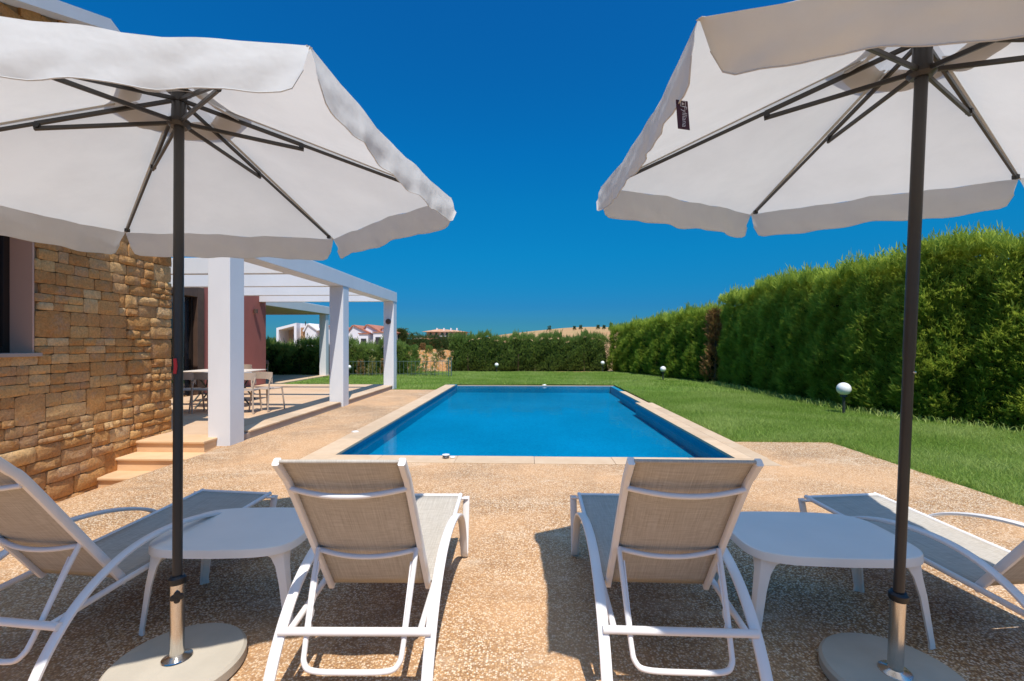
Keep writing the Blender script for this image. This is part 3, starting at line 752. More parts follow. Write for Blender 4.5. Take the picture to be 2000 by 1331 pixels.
# brown dead cypress in the gap
def bush(name, label, cat, loc, h, r, n, size, mat, taper=1.0, group=None, tint0=0.5, trunk=True, upright=1.0, low=0.03, stem=0.02):
    root = tag(empty(name, loc), label, cat, group)
    zz = RNG.uniform(low, 1, n); rad = r*np.sqrt(RNG.uniform(0.15, 1, n))*np.clip((1-zz**2*taper), 0.06, 1)*(0.75+0.25*np.sin(zz*9))
    a = RNG.uniform(0, 2*np.pi, n); P = np.stack([rad*np.cos(a), rad*np.sin(a), zz*h], 1)
    D = np.stack([np.cos(a), np.sin(a), np.full(n, upright)+RNG.normal(size=n)*0.4], 1)
    v,f,t = sprays(P, D, size*RNG.uniform(0.6,1.3,n), np.clip(tint0*0.6+RNG.beta(2,3,n)*0.6*tint0/0.5, 0, 1), nb=7, width=0.16)
    o = tri_mesh('foliage', v, f, t, mat, root); o['kind'] = 'stuff'
    if trunk: MB().tube([(0,0,-0.1),(0.02*h,0,h*0.5),(0,0,h*0.85)], stem*h, 7, [1,0.6,0.2]).build('trunk', M['bark'], root, 60)
    return root
bush('dead_cypress', 'brown dried cypress in the gap of the right hedge', 'tree', W(7.62,16.95,-0.03), 2.7, 0.42, 900, 0.2, M['deadleaf'], 0.8, tint0=0.4)
# saplings along the fence
fx = [(-6.25,0.95,'deadleaf'),(-5.85,0.75,'cypress_far'),(-5.45,0.9,'yellowleaf'),(-5.0,1.0,'cypress_far'),(-4.62,0.85,'deadleaf'),(-4.25,0.7,'yellowleaf')]
labs = ['dried brown sapling at the left end of the thin metal fence','short green sapling second from the left along the fence','yellow sapling behind the fence left of the last pergola post',
        'green sapling just right of the last pergola post','slim brown-tinged sapling against the bare slope','small yellowish sapling beside the fence gate post']
fxs = [(-6.95,0.70,'deadleaf'),(-6.45,0.85,'yellowleaf'),(-5.9,0.75,'deadleaf'),(-4.55,0.85,'cypress_far'),(-4.0,0.95,'cypress_far'),(-3.55,1.0,'cypress_far')]
labs = ['dried brown sapling beside the globe lamp at the left of the thin fence','yellow sapling in the middle of the fence stretch between two pergola posts','brown sapling just left of the farthest pergola post',
        'bushy green sapling just right of the farthest pergola post','slim green sapling in front of the bare earth slope','tall slim green sapling nearest the fence end in front of the bare slope']
for (x, h, mt), lb in zip(fxs, labs):
    bush('sapling', lb, 'sapling', W(x, 20.7, -0.03), h, 0.17, 130, 0.13, M[mt], 0.7, 'young cypresses planted along the fence', tint0=0.55)
# metal fence
fen = tag(empty('picket_fence', W(-7.0, 20.3, -0.03)), 'low thin metal picket fence between hedge and lawn behind the pergola', 'fence'); FL = Vector(fen.location)
for zz in (0.10, 0.66):
    MB().bar([W(-7.5,20.3,zz)-FL, W(-2.9,20.3,zz)-FL], 0.01, 0.016).build('rail', M['fence'], fen)
pk = mkmesh('picket', MB().box(-0.006,0.006,-0.006,0.006,-0.05,0.70).v, MB().box(0,1,0,1,0,1).f); pk.materials.append(M['fence'])
for k in range(27):
    o = link('picket', pk, None, fen); p = W(-7.5+k*0.175, 20.27, 0)-FL; o.location = (p.x, p.y, p.z)
for x in (-7.52, -5.2, -2.86, -2.74):
    MB().box(-0.02,0.02,-0.02,0.02,-0.1,0.84).build('fence_post', M['fence'], fen, loc=W(x,20.33,0)-FL)

# lawn blades
def inlawn(x, y):
    m = np.zeros(len(x), bool)
    for (a,b,c,d) in LAWN: m |= (x > a-0.03) & (x < b) & (y > c-0.03) & (y < d)
    return m
def blades(n, dmin, dmax, hgt, wid, two, xl=-8, xr=10.5, edge=False):
    # sample in view-like wedge: uniform over world area within distance range
    y = RNG.uniform(dmin, dmax, n); x = RNG.uniform(xl, xr, n); ok = inlawn(x, y)
    jag = 0.05*np.sin(y*7)+0.04*np.sin(y*17+1)
    ok &= ~((x < 4.56+jag) & (y < 6.9)); x, y = x[ok], y[ok]; n = len(x)
    a = RNG.uniform(0, 2*np.pi, n); lean = RNG.normal(size=(n,2))*0.45
    patch = 0.5+0.5*np.sin(x*1.7+np.sin(y*1.3)*2)*np.sin(y*2.1+np.sin(x)*1.5)
    h = hgt*RNG.uniform(0.55,1.3,n)*(0.8+0.5*patch); w = wid*RNG.uniform(0.7,1.3,n)
    tall = RNG.random(n) < 0.012; h = np.where(tall, h*2.0, h)
    z0 = np.array([-0.025]*n)
    side = np.stack([np.cos(a), np.sin(a), np.zeros(n)], 1)*w[:,None]/2
    B = np.stack([x, y, z0], 1); tip = B+np.stack([lean[:,0]*h, lean[:,1]*h, h], 1)
    tint = np.clip(0.15+0.35*patch+RNG.beta(2,3,n)*0.55, 0, 1)
    if two:
        mid = B+np.stack([lean[:,0]*h*0.3, lean[:,1]*h*0.3, h*0.6], 1)
        V = np.stack([B-side, B+side, mid-side*0.8, mid+side*0.8, tip], 1).reshape(-1,3)
        b = np.arange(n)[:,None]*5; F = np.concatenate([b+np.array([[0,1,3]]), b+np.array([[0,3,2]]), b+np.array([[2,3,4]])])
        T = np.repeat(tint, 5)
    else:
        V = np.stack([B-side, B+side, tip], 1).reshape(-1,3); F = np.arange(n*3).reshape(-1,3); T = np.repeat(tint, 3)
    return V, F, T
GV=[];GF=[];GT=[];gb=0
for args in ((230000,3.3,8.6,0.060,0.006,True,3.1,9.6),(170000,8.6,14,0.055,0.010,False,3.1,8.4),(150000,14,24,0.055,0.018,False,-8,8.4),(40000,16.4,23.4,0.06,0.02,False,-12,6)):
    v,f,t = blades(*args); GV.append(v); GF.append(f+gb); GT.append(t); gb += len(v)
tag(tri_mesh('grass', np.concatenate(GV), np.concatenate(GF), np.concatenate(GT), M['grass']), 'bright green lawn grass between the pool and the hedges', 'grass', kind='stuff')
# weeds at the foot of the near hedge
n = 2600; s = RNG.uniform(0, 1, n); at_, LN_ = polyline(nearpath); p_, tg_ = at_(s*LN_); nr_ = np.stack([-tg_[:,1], tg_[:,0]],1)
P_ = np.concatenate([p_+nr_*RNG.uniform(-0.05,0.45,(n,1)), np.full((n,1),-0.03)],1)
tip_ = P_+np.stack([RNG.normal(size=n)*0.09, RNG.normal(size=n)*0.09, RNG.uniform(0.07,0.20,n)],1); sd_ = norm(RNG.normal(size=(n,3))*np.array([1,1,0]))*0.006
mid_ = P_*0.45+tip_*0.55+np.array([0,0,0.05])
Vw = np.stack([P_-sd_, P_+sd_, mid_-sd_*0.8, mid_+sd_*0.8, tip_],1).reshape(-1,3); b_ = np.arange(n)[:,None]*5
Fw = np.concatenate([b_+np.array([[0,1,3]]), b_+np.array([[0,3,2]]), b_+np.array([[2,3,4]])])
tag(tri_mesh('weeds', Vw, Fw, np.repeat(RNG.uniform(0.3,1,n),5), M['grass']), 'long unmown grass stalks at the foot of the tall hedge', 'weeds', kind='stuff')

# ---------------------------------------------------------------- globe lamps
def globe(loc, r, h, label):
    root = tag(empty('globe_lamp', loc), label, 'garden lamp', 'white globe lamps along the hedges')
    MB().tube([(0,0,-0.05),(0,0,h-r)], 0.028, 10).build('lamp_post', M['lampmetal'], root, 60)
    MB().lathe([(0.0,h-r-0.03),(0.07,h-r-0.03),(0.06,h-r+0.03),(0.0,h-r+0.03)], 16).build('lamp_collar', M['lampmetal'], root, 40)
    k = 14; MB().lathe([(r*math.sin(math.pi*i/k), h-r*math.cos(math.pi*i/k)) for i in range(k+1)], 24).build('globe', M['globe'], root, 180)
for px, d, r, zc, lb in ((1648,9.6,0.135,0.52,'large white globe lamp nearest the camera in front of the tall right hedge'),
        (1295,18.2,0.115,0.44,'white globe lamp left of the brown gap at the foot of the right hedge'),
        (1177,23.3,0.10,0.46,'white globe lamp in the far corner where the two hedges meet'),
        (970,22.9,0.10,0.38,'white globe lamp in front of the left part of the back hedge'),
        (682,20.0,0.09,0.42,'white globe lamp by the metal fence between two pergola posts')):
    globe(W((px-1000)/880*d, d, 0.0), r, zc, lb)

# ---------------------------------------------------------------- parasols
def lerp(a, b, t): return a+(b-a)*t
def parasol(base, hub, cor, label, sign, brand_edge=None, tuck=-1):
    root = tag(empty('parasol', base), label, 'parasol', 'white parasols over the sun loungers'); O = Vector(base)
    b = Vector(base)-O; hub = Vector(hub)-O; cor = [Vector(c)-O for c in cor]; ax = (hub-b).normalized()
    # concrete foot, steel socket
    MB().lathe([(0.0,0.0),(0.262,0.0),(0.275,0.012),(0.275,0.052),(0.262,0.064),(0.0,0.066)], 64).build('foot_slab', M['concrete'], root, 35)
    tb = MB(); tb.lathe([(0.0,0.066),(0.062,0.066),(0.060,0.070),(0.034,0.078),(0.0285,0.082),(0.0285,0.395),(0.0,0.395)], 28, axis=ax); so_ = tb.build('socket', M['steel'], root, 35)
    MB().lathe([(0.0,0.392),(0.034,0.392),(0.036,0.398),(0.036,0.418),(0.028,0.428),(0.0,0.43)], 24, axis=ax).build('collar', M['black'], root, 35)
    kb = MB(); kc = ax*0.345+Vector((0.0175,-0.0235,0))
    for a in range(4):
        c_ = kc+Vector((0.8*0.014*math.cos(a*math.pi/2)+0.002, 0.6*0.014*math.cos(a*math.pi/2)-0.003, 0.014*math.sin(a*math.pi/2)))
        kb.lathe([(0.0,-0.006),(0.0125,-0.006),(0.013,0.0),(0.0125,0.006),(0.0,0.008)], 14, c=c_, axis=(0.6,-0.8,0))
    if sign < 0: kb.build('clamp_knob', M['black'], root, 35)
    MB().tube([ax*0.40, ax*1.45], 0.0200, 18).build('lower_pole', M['pole'], root, 60)
    MB().tube([ax*1.44, hub+ax*0.03], 0.0222, 18).build('upper_pole', M['pole'], root, 60)
    if sign > 0:
        MB().lathe([(0.0,0.0),(0.006,0.0),(0.005,0.006),(0.0,0.007)], 10, c=ax*1.38+Vector((0.006,-0.021,0)), axis=(0.3,-1,0)).build('bolt', M['steel'], root, 40)
    else:
        rt = MB(); rt.bar([ax*1.36+Vector((0.004,-0.026,0.0)), ax*1.395+Vector((0.010,-0.028,0)), ax*1.43+Vector((0.004,-0.026,0.0))], 0.013, 0.010, up=(0,1,0)); rt.build('red_tag', M['redtag'], root, 60)
    # hubs
    run = hub-ax*0.115
    th = MB(); th.lathe([(0.0,-0.03),(0.030,-0.03),(0.034,-0.02),(0.034,0.02),(0.055,0.024),(0.055,0.036),(0.03,0.05),(0.0,0.055)], 24, c=hub, axis=ax); th.build('top_hub', M['pole'], root, 35)
    rh = MB(); rh.lathe([(0.0,-0.045),(0.036,-0.045),(0.05,-0.03),(0.05,-0.012),(0.034,-0.006),(0.031,0.08),(0.0,0.08)], 24, c=run, axis=ax); rh.build('runner', M['pole'], root, 35)
    for k, c in enumerate(cor):
        d = (c-hub); dn = d.normalized(); drop = Vector((0,0,-0.012))
        a0 = hub+dn*0.035+drop; a1 = hub+d*0.955+drop
        j = hub+d*0.405+drop; side = dn.cross(ax).normalized()
        rb = MB(); rb.bar([a0, hub+d*0.41+drop], 0.013, 0.020, up=tuple(ax)); rb.bar([hub+d*0.40+drop, a1], 0.011, 0.016, up=tuple(ax))
        ro = rb.build('rib', M['pole'], root, 40)
        rs = run+dn*0.03+Vector((0,0,-0.012))
        sb = MB(); sb.bar([rs, j-ax*0.022+dn*0.012], 0.013, 0.019, up=tuple(ax)); sb.build('strut', M['pole'], root, 40)
        jb = MB(); jb.tube([j-side*0.013-ax*0.013, j+side*0.013-ax*0.013], 0.012, 10); jb.build('rib_joint', M['black'], root, 40)
        MB().box(-0.012,0.012,-0.012,0.012,-0.014,0.010).build('rib_end', M['black'], root, bev=0.003, loc=a1)
    # canopy gores: one sheet with opening at the vent
    apex = hub+ax*0.026
    NT_, NS_ = 14, 14; hole = 0.15
    cv = MB()
    def gp(k, s, t, up=0.0):
        a, b2 = cor[k], cor[(k+1)%6]
        rim = lerp(a, b2, t); mid = (a+b2)/2; inner = (apex-mid); inner.z = 0
        rim = rim+inner.normalized()*0.035*math.sin(math.pi*t)
        p = lerp(apex, rim, s)
        w = math.sin(math.pi*t)
        p = p+Vector((0,0,-0.030*w*math.sin(math.pi*min(1,s*1.02)) + 0.004*math.sin(math.pi*s)))
        # soft tension folds running from the rim corners
        p = p+Vector((0,0,0.006*math.sin(14*t+3*k+5*s)*w*s + 0.005*math.sin(31*t+k*1.7)*w*s*s))
        return p+ax*up
    for k in range(6):
        base_ = len(cv.v)
        for j2 in range(NS_+1):
            s = hole+(1-hole)*j2/NS_
            for i in range(NT_+1): cv.v.append(gp(k, s, i/NT_))
        for j2 in range(NS_):
            for i in range(NT_):
                a_ = base_+j2*(NT_+1)+i; cv.f.append((a_, a_+1, a_+NT_+2, a_+NT_+1))
    cano = cv.build('canopy', M['canopy'], root, 30)
    # seams along ribs (double cloth strip)
    for k in range(6):
        sm_ = MB(); a = cor[k]; pth = [gp(k, hole+(1-hole)*q/10, 0.0)+Vector((0,0,-0.002)) for q in range(11)]
        sm_.sweep(pth, [(-0.009,-0.0008),(0.009,-0.0008),(0.009,0.0008),(-0.009,0.0008)], up=tuple(ax)); sm_.build('seam', M['valance'], cano)
    # vent cap above the opening with hanging flaps
    vc = MB()
    for k in range(6):
        base_ = len(vc.v)
        for j2 in range(7):
            s = 0.23*j2/6
            for i in range(9):
                t = i/8; p = gp(k, s, t)+Vector((0,0,0.030)) ; 
                vc.v.append(p)
        for j2 in range(6):
            for i in range(8): a_ = base_+j2*9+i; vc.f.append((a_, a_+1, a_+10, a_+9))
    vc.build('vent_cap', M['vent'], root, 30)
    for k in range(6):
        fp = MB(); n_ = 12
        for j2 in range(5):
            for i in range(n_+1):
                t = 0.03+0.94*i/n_; s = lerp(0.135, 0.215, j2/4)-(0.03*abs(2*t-1)**6 if j2 == 4 else 0)
                fp.v.append(gp(k, s, t)+Vector((0,0,-0.010-0.014*j2/4-0.006*math.sin(9*t+k))))
        for j2 in range(4):
            for i in range(n_): a_ = j2*(n_+1)+i; fp.f.append((a_, a_+1, a_+n_+2, a_+n_+1))
        fp.build('vent_flap', M['vent'], root, 180)
    # valance: six hanging flaps with rounded ends
    for k in range(6):
        n_ = 44; m2 = 9; vb = MB(); rv = random.Random(k*7+(3 if sign > 0 else 1)); ph = [rv.uniform(0,6.28) for _ in range(6)]
        outw = ((cor[k]+cor[(k+1)%6])/2-hub); outw.z = 0; outw.normalize()
        ln = (cor[k]-cor[(k+1)%6]).length
        for j2 in range(m2):
            v = j2/(m2-1)
            for i in range(n_+1):
                t = i/n_; e = min(t, 1-t)*ln
                hmax = (0.158 if k != tuck else 0.112)+0.006*math.sin(2*t*6+ph[0]); rc = 0.07
                cut = 0.0
                if e < rc: cut = rc-math.sqrt(max(rc*rc-(rc-e)**2, 0))
                hh = max(hmax-cut*1.0, 0.045)
                tt = t
                inset = 0.016*v if e < 0.3 else 0
                top = gp(k, 1.0, tt)
                wv = (0.010*math.sin(tt*ln*11+ph[1])+0.007*math.sin(tt*ln*23+ph[2]+v*2)+0.004*math.sin(tt*ln*47+ph[3]+v*5)+0.004*math.sin(v*9+tt*ln*15+ph[4]))*v
                flare = 0.022*math.sin(v*1.6) if not (k == tuck) else -0.070*v
                edge_dir = (cor[(k+1)%6]-cor[k]).normalized()*((1 if t < 0.5 else -1)*inset)
                vb.v.append(top+outw*(flare+wv*0.8)+Vector((0,0,-hh*v))+edge_dir)
        for j2 in range(m2-1):
            for i in range(n_): a_ = j2*(n_+1)+i; vb.f.append((a_, a_+n_+1, a_+n_+2, a_+1))
        vo = vb.build('valance', M['valance'], root, 180)
        hm_ = MB(); L_ = (m2-1)*(n_+1); pts = [vb.v[L_+i] for i in range(n_+1)]
        hm_.tube(pts, 0.0022, 5); hm_.build('hem', M['valance'], vo, 60)
    MB().lathe([(0.0,0.0),(0.02,0.0),(0.022,0.02),(0.012,0.05),(0.0,0.06)], 16, c=hub+ax*0.075, axis=ax).build('finial', M['black'], root, 40)
    if brand_edge is not None:
        k, t = brand_edge; p = gp(k, 1.0, t)
        outw = ((cor[k]+cor[(k+1)%6])/2-hub); outw.z = 0; outw.normalize(); e = (cor[(k+1)%6]-cor[k]).normalized()
        # woven label sewn to the inside of the hem, hanging below it
        tw, tl = 0.038, 0.086
        c0 = p+outw*0.010+Vector((0,0,-0.150)); n_in = Vector((-O.x, -O.y, 0))-Vector((c0.x, c0.y, 0)); n_in = (n_in.normalized()-outw*0.6).normalized(); right = Vector((0,0,1)).cross(n_in).normalized()
        lm_ = MB(); q = [c0-right*tw/2, c0+right*tw/2, c0+right*tw/2+Vector((0,0,-tl))+n_in*0.01, c0-right*tw/2+Vector((0,0,-tl))+n_in*0.01]
        lm_.add(q+[v+n_in*0.0012 for v in q], [(0,1,2,3),(7,6,5,4),(0,4,5,1),(1,5,6,2),(2,6,7,3),(3,7,4,0)])
        lo = lm_.build('label_tag', M['labelred'], root)
        fc = bpy.data.curves.new('label_text', 'FONT'); fc.body = 'Fylliana'; fc.size = 0.021; fc.align_x = 'CENTER'; fc.align_y = 'CENTER'
        fo = bpy.data.objects.new('tmp', fc); COL.objects.link(fo); dg = bpy.context.evaluated_depsgraph_get(); me = bpy.data.meshes.new_from_object(fo.evaluated_get(dg))
        bpy.data.objects.remove(fo); me.materials.clear(); me.materials.append(M['labelwhite'])
        down = Vector((0,0,-1))+n_in*0.1; down.normalize(); zz = n_in; yy = zz.cross(down).normalized()
        mt = Matrix((down, yy, zz)).transposed().to_4x4(); ctr = c0+down*(tl*0.60)+n_in*0.008
        to = link('label_text', me, None, lo); to.matrix_local = Matrix.Translation(ctr) @ mt
        lg = MB(); a_, b3, c3 = 0.0085, 0.0085, 0.0016
        lg.add([(-a_,-b3,0),(a_,-b3,0),(a_,-b3+c3,0),(-a_,-b3+c3,0)], [(0,1,2,3)]); lg.add([(-a_,b3-c3,0),(a_,b3-c3,0),(a_,b3,0),(-a_,b3,0)], [(0,1,2,3)])
        lg.add([(-a_,-b3,0),(-a_+c3,-b3,0),(-a_+c3,b3,0),(-a_,b3,0)], [(0,1,2,3)]); lg.add([(a_-c3,-b3,0),(a_,-b3,0),(a_,b3,0),(a_-c3,b3,0)], [(0,1,2,3)])
        lg.add([(-0.004,-0.004,0),(0.005,-0.004,0),(0.0005,0.005,0)], [(0,1,2)])
        lgo = lg.build('label_emblem', M['labelwhite'], lo); lgo.matrix_local = Matrix.Translation(c0+down*(tl*0.14)+n_in*0.0055) @ mt
    return root
M['labelred'] = plain('label_burgundy', (0.065,0.012,0.022), 0.7)
M['labelwhite'] = plain('label_thread', (0.62,0.58,0.56), 0.7)
def U(px, py, d): return W((px-1000)/880*d, d, EYE+(670-py)/880*d)
cL = [U(605,90,1.37), U(882,388,2.69), U(651,468,3.55), U(245,455,3.09)]
ctr = (cL[0]+cL[3])/2
F4 = 2*ctr-cL[1]; F5 = 2*ctr-cL[2]
F5.z = 2.27; F4.z = 2.20
parasol(W(-1.524, 2.05, 0), U(350,190,2.25), cL+[F4, F5], 'white parasol on the left, its pole marked by a red tag and black clamp knob', -1)
cR = [U(1365,35,1.15), U(1174,366,2.49), U(1467,420,3.16), U(1990,350,2.49)]
ctr = (cR[0]+cR[3])/2
G4 = 2*ctr-cR[1]; G5 = 2*ctr-cR[2]; p5 = W(1.60,0.55,2.20); G5 = p5; G4.z = 2.30
parasol(W(1.674, 1.972, 0), U(1803,72,1.80), [cR[1], cR[2], cR[3], G4, G5, cR[0]][::-1], 'white parasol on the right with a burgundy woven label at its edge', 1, brand_edge=(5, 0.91), tuck=0)

# ---------------------------------------------------------------- sun loungers
def make_lounger():
    root = empty('sun_lounger')
    for sx in (-1, 1):
        x = 0.315*sx
        pth = curve([(x,1.08,0.385),(x,1.045,0.25),(x,0.995,0.07),(x,0.965,0.012)], 5)
        pth2 = curve([(x,0.955,0.012),(x,0.925,0.05),(x,0.87,0.19),(x,0.79,0.31),(x,0.66,0.405),(x,0.45,0.475),(x,0.22,0.505),(x,0.02,0.49),(x,-0.14,0.43),(x,-0.27,0.335),(x,-0.37,0.21),(x,-0.44,0.08),(x,-0.475,0.004)], 5)
        m1 = MB(); m1.bar([p for p in pth]+[p for p in pth2], 0.046, 0.022, up=(1,0,0)) if False else None
        m1 = MB()
        full = pth+pth2
        # flat bar: wide face turned outwards/up, thin along the path normal
        w, h = 0.023, 0.010
        prof = [(-h,-w+0.006),(-h+0.005,-w),(h-0.005,-w),(h,-w+0.006),(h,w-0.006),(h-0.005,w),(-h+0.005,w),(-h,w-0.006)]
        m1.sweep(full, prof, up=(1,0,0)); m1.build('side_frame', M['frame'], root, 40)
        m2 = MB(); m2.lathe([(0.0,0.0),(0.018,0.0),(0.018,0.008),(0.0,0.01)], 10, c=(x,0.96,0.0)); m2.lathe([(0.0,0.0),(0.018,0.0),(0.018,0.008),(0.0,0.01)], 10, c=(x,-0.475,-0.0)); m2.build('foot_cap', M['concrete'], root, 40)
        xr = 0.272*sx
        rail = MB(); rail.tube([(xr,1.09,0.392),(xr,0.6,0.360),(xr,0.0,0.325),(xr,-0.33,0.300)], 0.0145, 10); rail.build('seat_rail', M['frame'], root, 60)
        br = MB(); xb = 0.238*sx
        br.bar(curve([(xb,0.03,0.315),(xb,-0.17,0.60),(xb,-0.375,0.925),(xb,-0.425,0.99),(xb,-0.50,1.055)], 5), 0.022, 0.036, up=(1,0,0)) if False else None
        pb = curve([(xb,0.03,0.300),(xb,-0.17,0.60),(xb,-0.385,0.925),(xb,-0.44,0.99),(xb,-0.495,1.05)], 5)
        br.sweep(pb, [(-0.017,-0.010),(-0.011,-0.014),(0.011,-0.014),(0.017,-0.010),(0.017,0.010),(0.011,0.014),(-0.011,0.014),(-0.017,0.010)], up=(1,0,0)); br.build('back_rail', M['frame'], root, 40)
        tg_ = MB()   # toothed rack on the prop
        a_, b2 = Vector((0.205*sx,-0.20,0.53)), Vector((0.195*sx,-0.325,0.27)); dr = (b2-a_).normalized(); fw = Vector((0,1,0.48)).normalized()
        nt = 5; st = (b2-a_).length/nt
        for q in range(nt):
            p = a_+dr*st*q; poly = [p, p+dr*st, p+dr*st*0.92+fw*0.026, p+dr*st*0.70+fw*0.030, p+dr*st*0.25+fw*0.010]
            tg_.add([v+Vector((0.003,0,0)) for v in poly]+[v-Vector((0.003,0,0)) for v in poly], [(0,1,2,3,4),(9,8,7,6,5)]+[(i,(i+5),5+(i+1)%5,(i+1)%5) for i in range(5)])
        tg_.build('tooth_rack', M['frame'], root)
    MB().tube([(-0.272,1.075,0.391),(0.272,1.075,0.391)], 0.013, 10).build('foot_bar', M['frame'], root, 60)
    ex = MB()
    for sx in (-1,1): ex.tube([(0.262*sx,1.02,0.388),(0.325*sx,1.065,0.372)], 0.009, 8)
    ex.build('foot_bracket', M['frame'], root, 60)
    MB().tube([(-0.318,-0.325,0.298),(0.318,-0.325,0.298)], 0.0165, 12).build('cross_bar', M['frame'], root, 60)
    for (y, z_, xw) in ((-0.155,0.565,0.231),(-0.395,0.915,0.231)):
        pth = curve([(-xw,y,z_),(-xw*0.66,y-0.020,z_-0.010),(-xw*0.33,y-0.032,z_-0.017),(0,y-0.036,z_-0.019),(xw*0.33,y-0.032,z_-0.017),(xw*0.66,y-0.020,z_-0.010),(xw,y,z_)], 5)
        MB().tube(pth, 0.0115, 10).build('back_brace', M['frame'], root, 60)
    pr = curve([(-0.222,-0.165,0.575),(-0.214,-0.25,0.42),(-0.203,-0.335,0.245),(-0.193,-0.365,0.195),(-0.15,-0.378,0.172),(0.0,-0.38,0.168),(0.15,-0.378,0.172),(0.193,-0.365,0.195),(0.203,-0.335,0.245),(0.214,-0.25,0.42),(0.222,-0.165,0.575)], 5)
    MB().tube(pr, 0.0115, 10).build('prop_bar', M['frame'], root, 60)
    # slings
    def sheet(fn, nu, nv, name):
        m_ = MB()
        for j in range(nv+1):
            for i in range(nu+1): m_.v.append(Vector(fn(i/nu*2-1, j/nv)))
        for j in range(nv):
            for i in range(nu): a = j*(nu+1)+i; m_.f.append((a,a+1,a+nu+2,a+nu+1))
        o = m_.build(name, M['sling'], root, 180); sd = o.modifiers.new('thick','SOLIDIFY'); sd.thickness = 0.0025; return o
    sheet(lambda u, v: (0.262*u, 0.02+1.05*v, 0.332+0.062*v-0.020*(1-u*u)*math.sin(math.pi*min(1,max(0.02,v)))), 10, 14, 'seat_sling')
    bk = curve([(0,0.015,0.318),(0,-0.17,0.60),(0,-0.385,0.925),(0,-0.44,0.99),(0,-0.495,1.05)], 5)
    def bf(u, v):
        q = v*(len(bk)-1); i = min(int(q), len(bk)-2); p = bk[i].lerp(bk[i+1], q-i); sag = 0.018*(1-u*u)*math.sin(math.pi*v)
        return (0.229*u, p.y-sag*0.83+0.004, p.z-sag*0.5)
    sheet(bf, 10, 18, 'back_sling')
    hm = MB(); p = bk[-1]; hm.tube([(-0.226,p.y,p.z),(0.226,p.y,p.z)], 0.008, 8); hm.build('sling_hem', M['sling'], root, 60)
    return root
proto = make_lounger()
spots = [(-0.652,2.20,0.005,'sun lounger seen from behind just left of centre, beside the left side table'),
         (0.714,2.20,0.045,'sun lounger seen from behind just right of centre, against the right side table'),
         (-2.19,2.27,0.13,'leftmost sun lounger, cut off by the left edge, left of the left parasol pole'),
         (2.50,2.19,-0.105,'rightmost sun lounger, cut off by the right edge, with a sunlit strip on its seat')]
for k, (X, d, s, lb) in enumerate(spots):
    o = proto if k == 0 else copy_thing(proto)
    o.location = W(X, d, 0); o.rotation_euler = (0, 0, TH-math.atan(s)); tag(o, lb, 'sun lounger', 'sun loungers by the pool')

# ---------------------------------------------------------------- side tables
def make_table():
    root = empty('side_table'); HT = 0.455; w, d = 0.375, 0.275
    def outline(w, d, n=64, e=5.4, bulge=0.04):
        pts = []
        for k in range(n):
            a = 2*math.pi*k/n; c, s = math.cos(a), math.sin(a)
            x = w*math.copysign(abs(c)**(2/e), c); y = d*math.copysign(abs(s)**(2/e), s)
            y *= 1+bulge*2.2*(1-(x/w)**2)*abs(y/d); x *= 1+bulge*(1-(y/(d*1.1))**2)
            pts.append((x, y))
        return pts
    o0 = outline(w, d); top = MB(); n = len(o0)
    rings = [(0.0,0.955,HT-0.010),(0.0,0.972,HT-0.003),(0.0,0.985,HT),(0.0,0.997,HT-0.003),(0.0,1.0,HT-0.012),(0.0,1.003,HT-0.045),(0.0,0.985,HT-0.045),(0.0,0.975,HT-0.018)]
    rings = [(0.0,0.5,HT-0.001),(0.0,0.955,HT-0.002),(0.0,0.980,HT-0.001),(0.0,0.994,HT-0.004),(0.0,1.0,HT-0.012),(0.0,1.004,HT-0.044),(0.0,0.988,HT-0.044),(0.0,0.978,HT-0.014)]
    for _, k, z_ in rings:
        for p in o0: top.v.append(Vector((p[0]*k, p[1]*k, z_)))
    for r_ in range(len(rings)-1):
        for k in range(n): k2=(k+1)%n; a=r_*n; b=(r_+1)*n; top.f.append((a+k,b+k,b+k2,a+k2))
    top.f.append(tuple(range(n))); L_ = (len(rings)-1)*n; top.f.append(tuple(L_+k for k in range(n-1,-1,-1)))
    tp = top.build('table_top', M['plastic'], root, 35)
    for sx in (-1,1):
        for sy in (-1,1):
            lg = MB()
            # L-section leg that flares into the apron
            secs = [(0.0,0.030,0.020,0.40,0.255),(0.03,0.026,0.018,0.398,0.253),(0.25,0.034,0.030,0.374,0.244),(0.34,0.042,0.040,0.360,0.237),(0.385,0.060,0.058,0.355,0.236),(0.408,0.10,0.095,0.353,0.236),(0.418,0.155,0.14,0.353,0.236)]
            m = len(secs)
            for (z_, lx, ly, ox, oy) in secs:
                t_ = 0.012; cx, cy = ox-0.004, oy+0.004
                c_ = 0.030
                pts = [(cx-lx-0.01, cy), (cx-c_, cy), (cx-c_*0.3, cy-c_*0.3), (cx, cy-c_), (cx, cy-ly-0.01), (cx-t_, cy-ly-0.01), (cx-t_, cy-c_-0.003), (cx-c_*0.3-t_*0.9, cy-c_*0.3-t_*0.9), (cx-c_-0.003, cy-t_), (cx-lx-0.01, cy-t_)]
                for (x, y) in pts: lg.v.append(Vector((x*sx, y*sy, z_)))
            q = 10
            for i in range(m-1):
                for k in range(q):
                    k2=(k+1)%q; f = (i*q+k, i*q+k2, (i+1)*q+k2, (i+1)*q+k); lg.f.append(f if sx*sy > 0 else f[::-1])
            lg.f.append(tuple(range(q-1,-1,-1)) if sx*sy > 0 else tuple(range(q))); lg.f.append(tuple((m-1)*q+k for k in range(q)))
            lg.build('leg', M['plastic'], root, 35)
    return root
tb = make_table(); tb.location = W(-1.535, 2.57, 0); tb.rotation_euler = (0,0,TH+R(1))
tag(tb, 'white plastic side table left of centre, behind the left parasol pole', 'side table', 'white plastic side tables between the loungers')
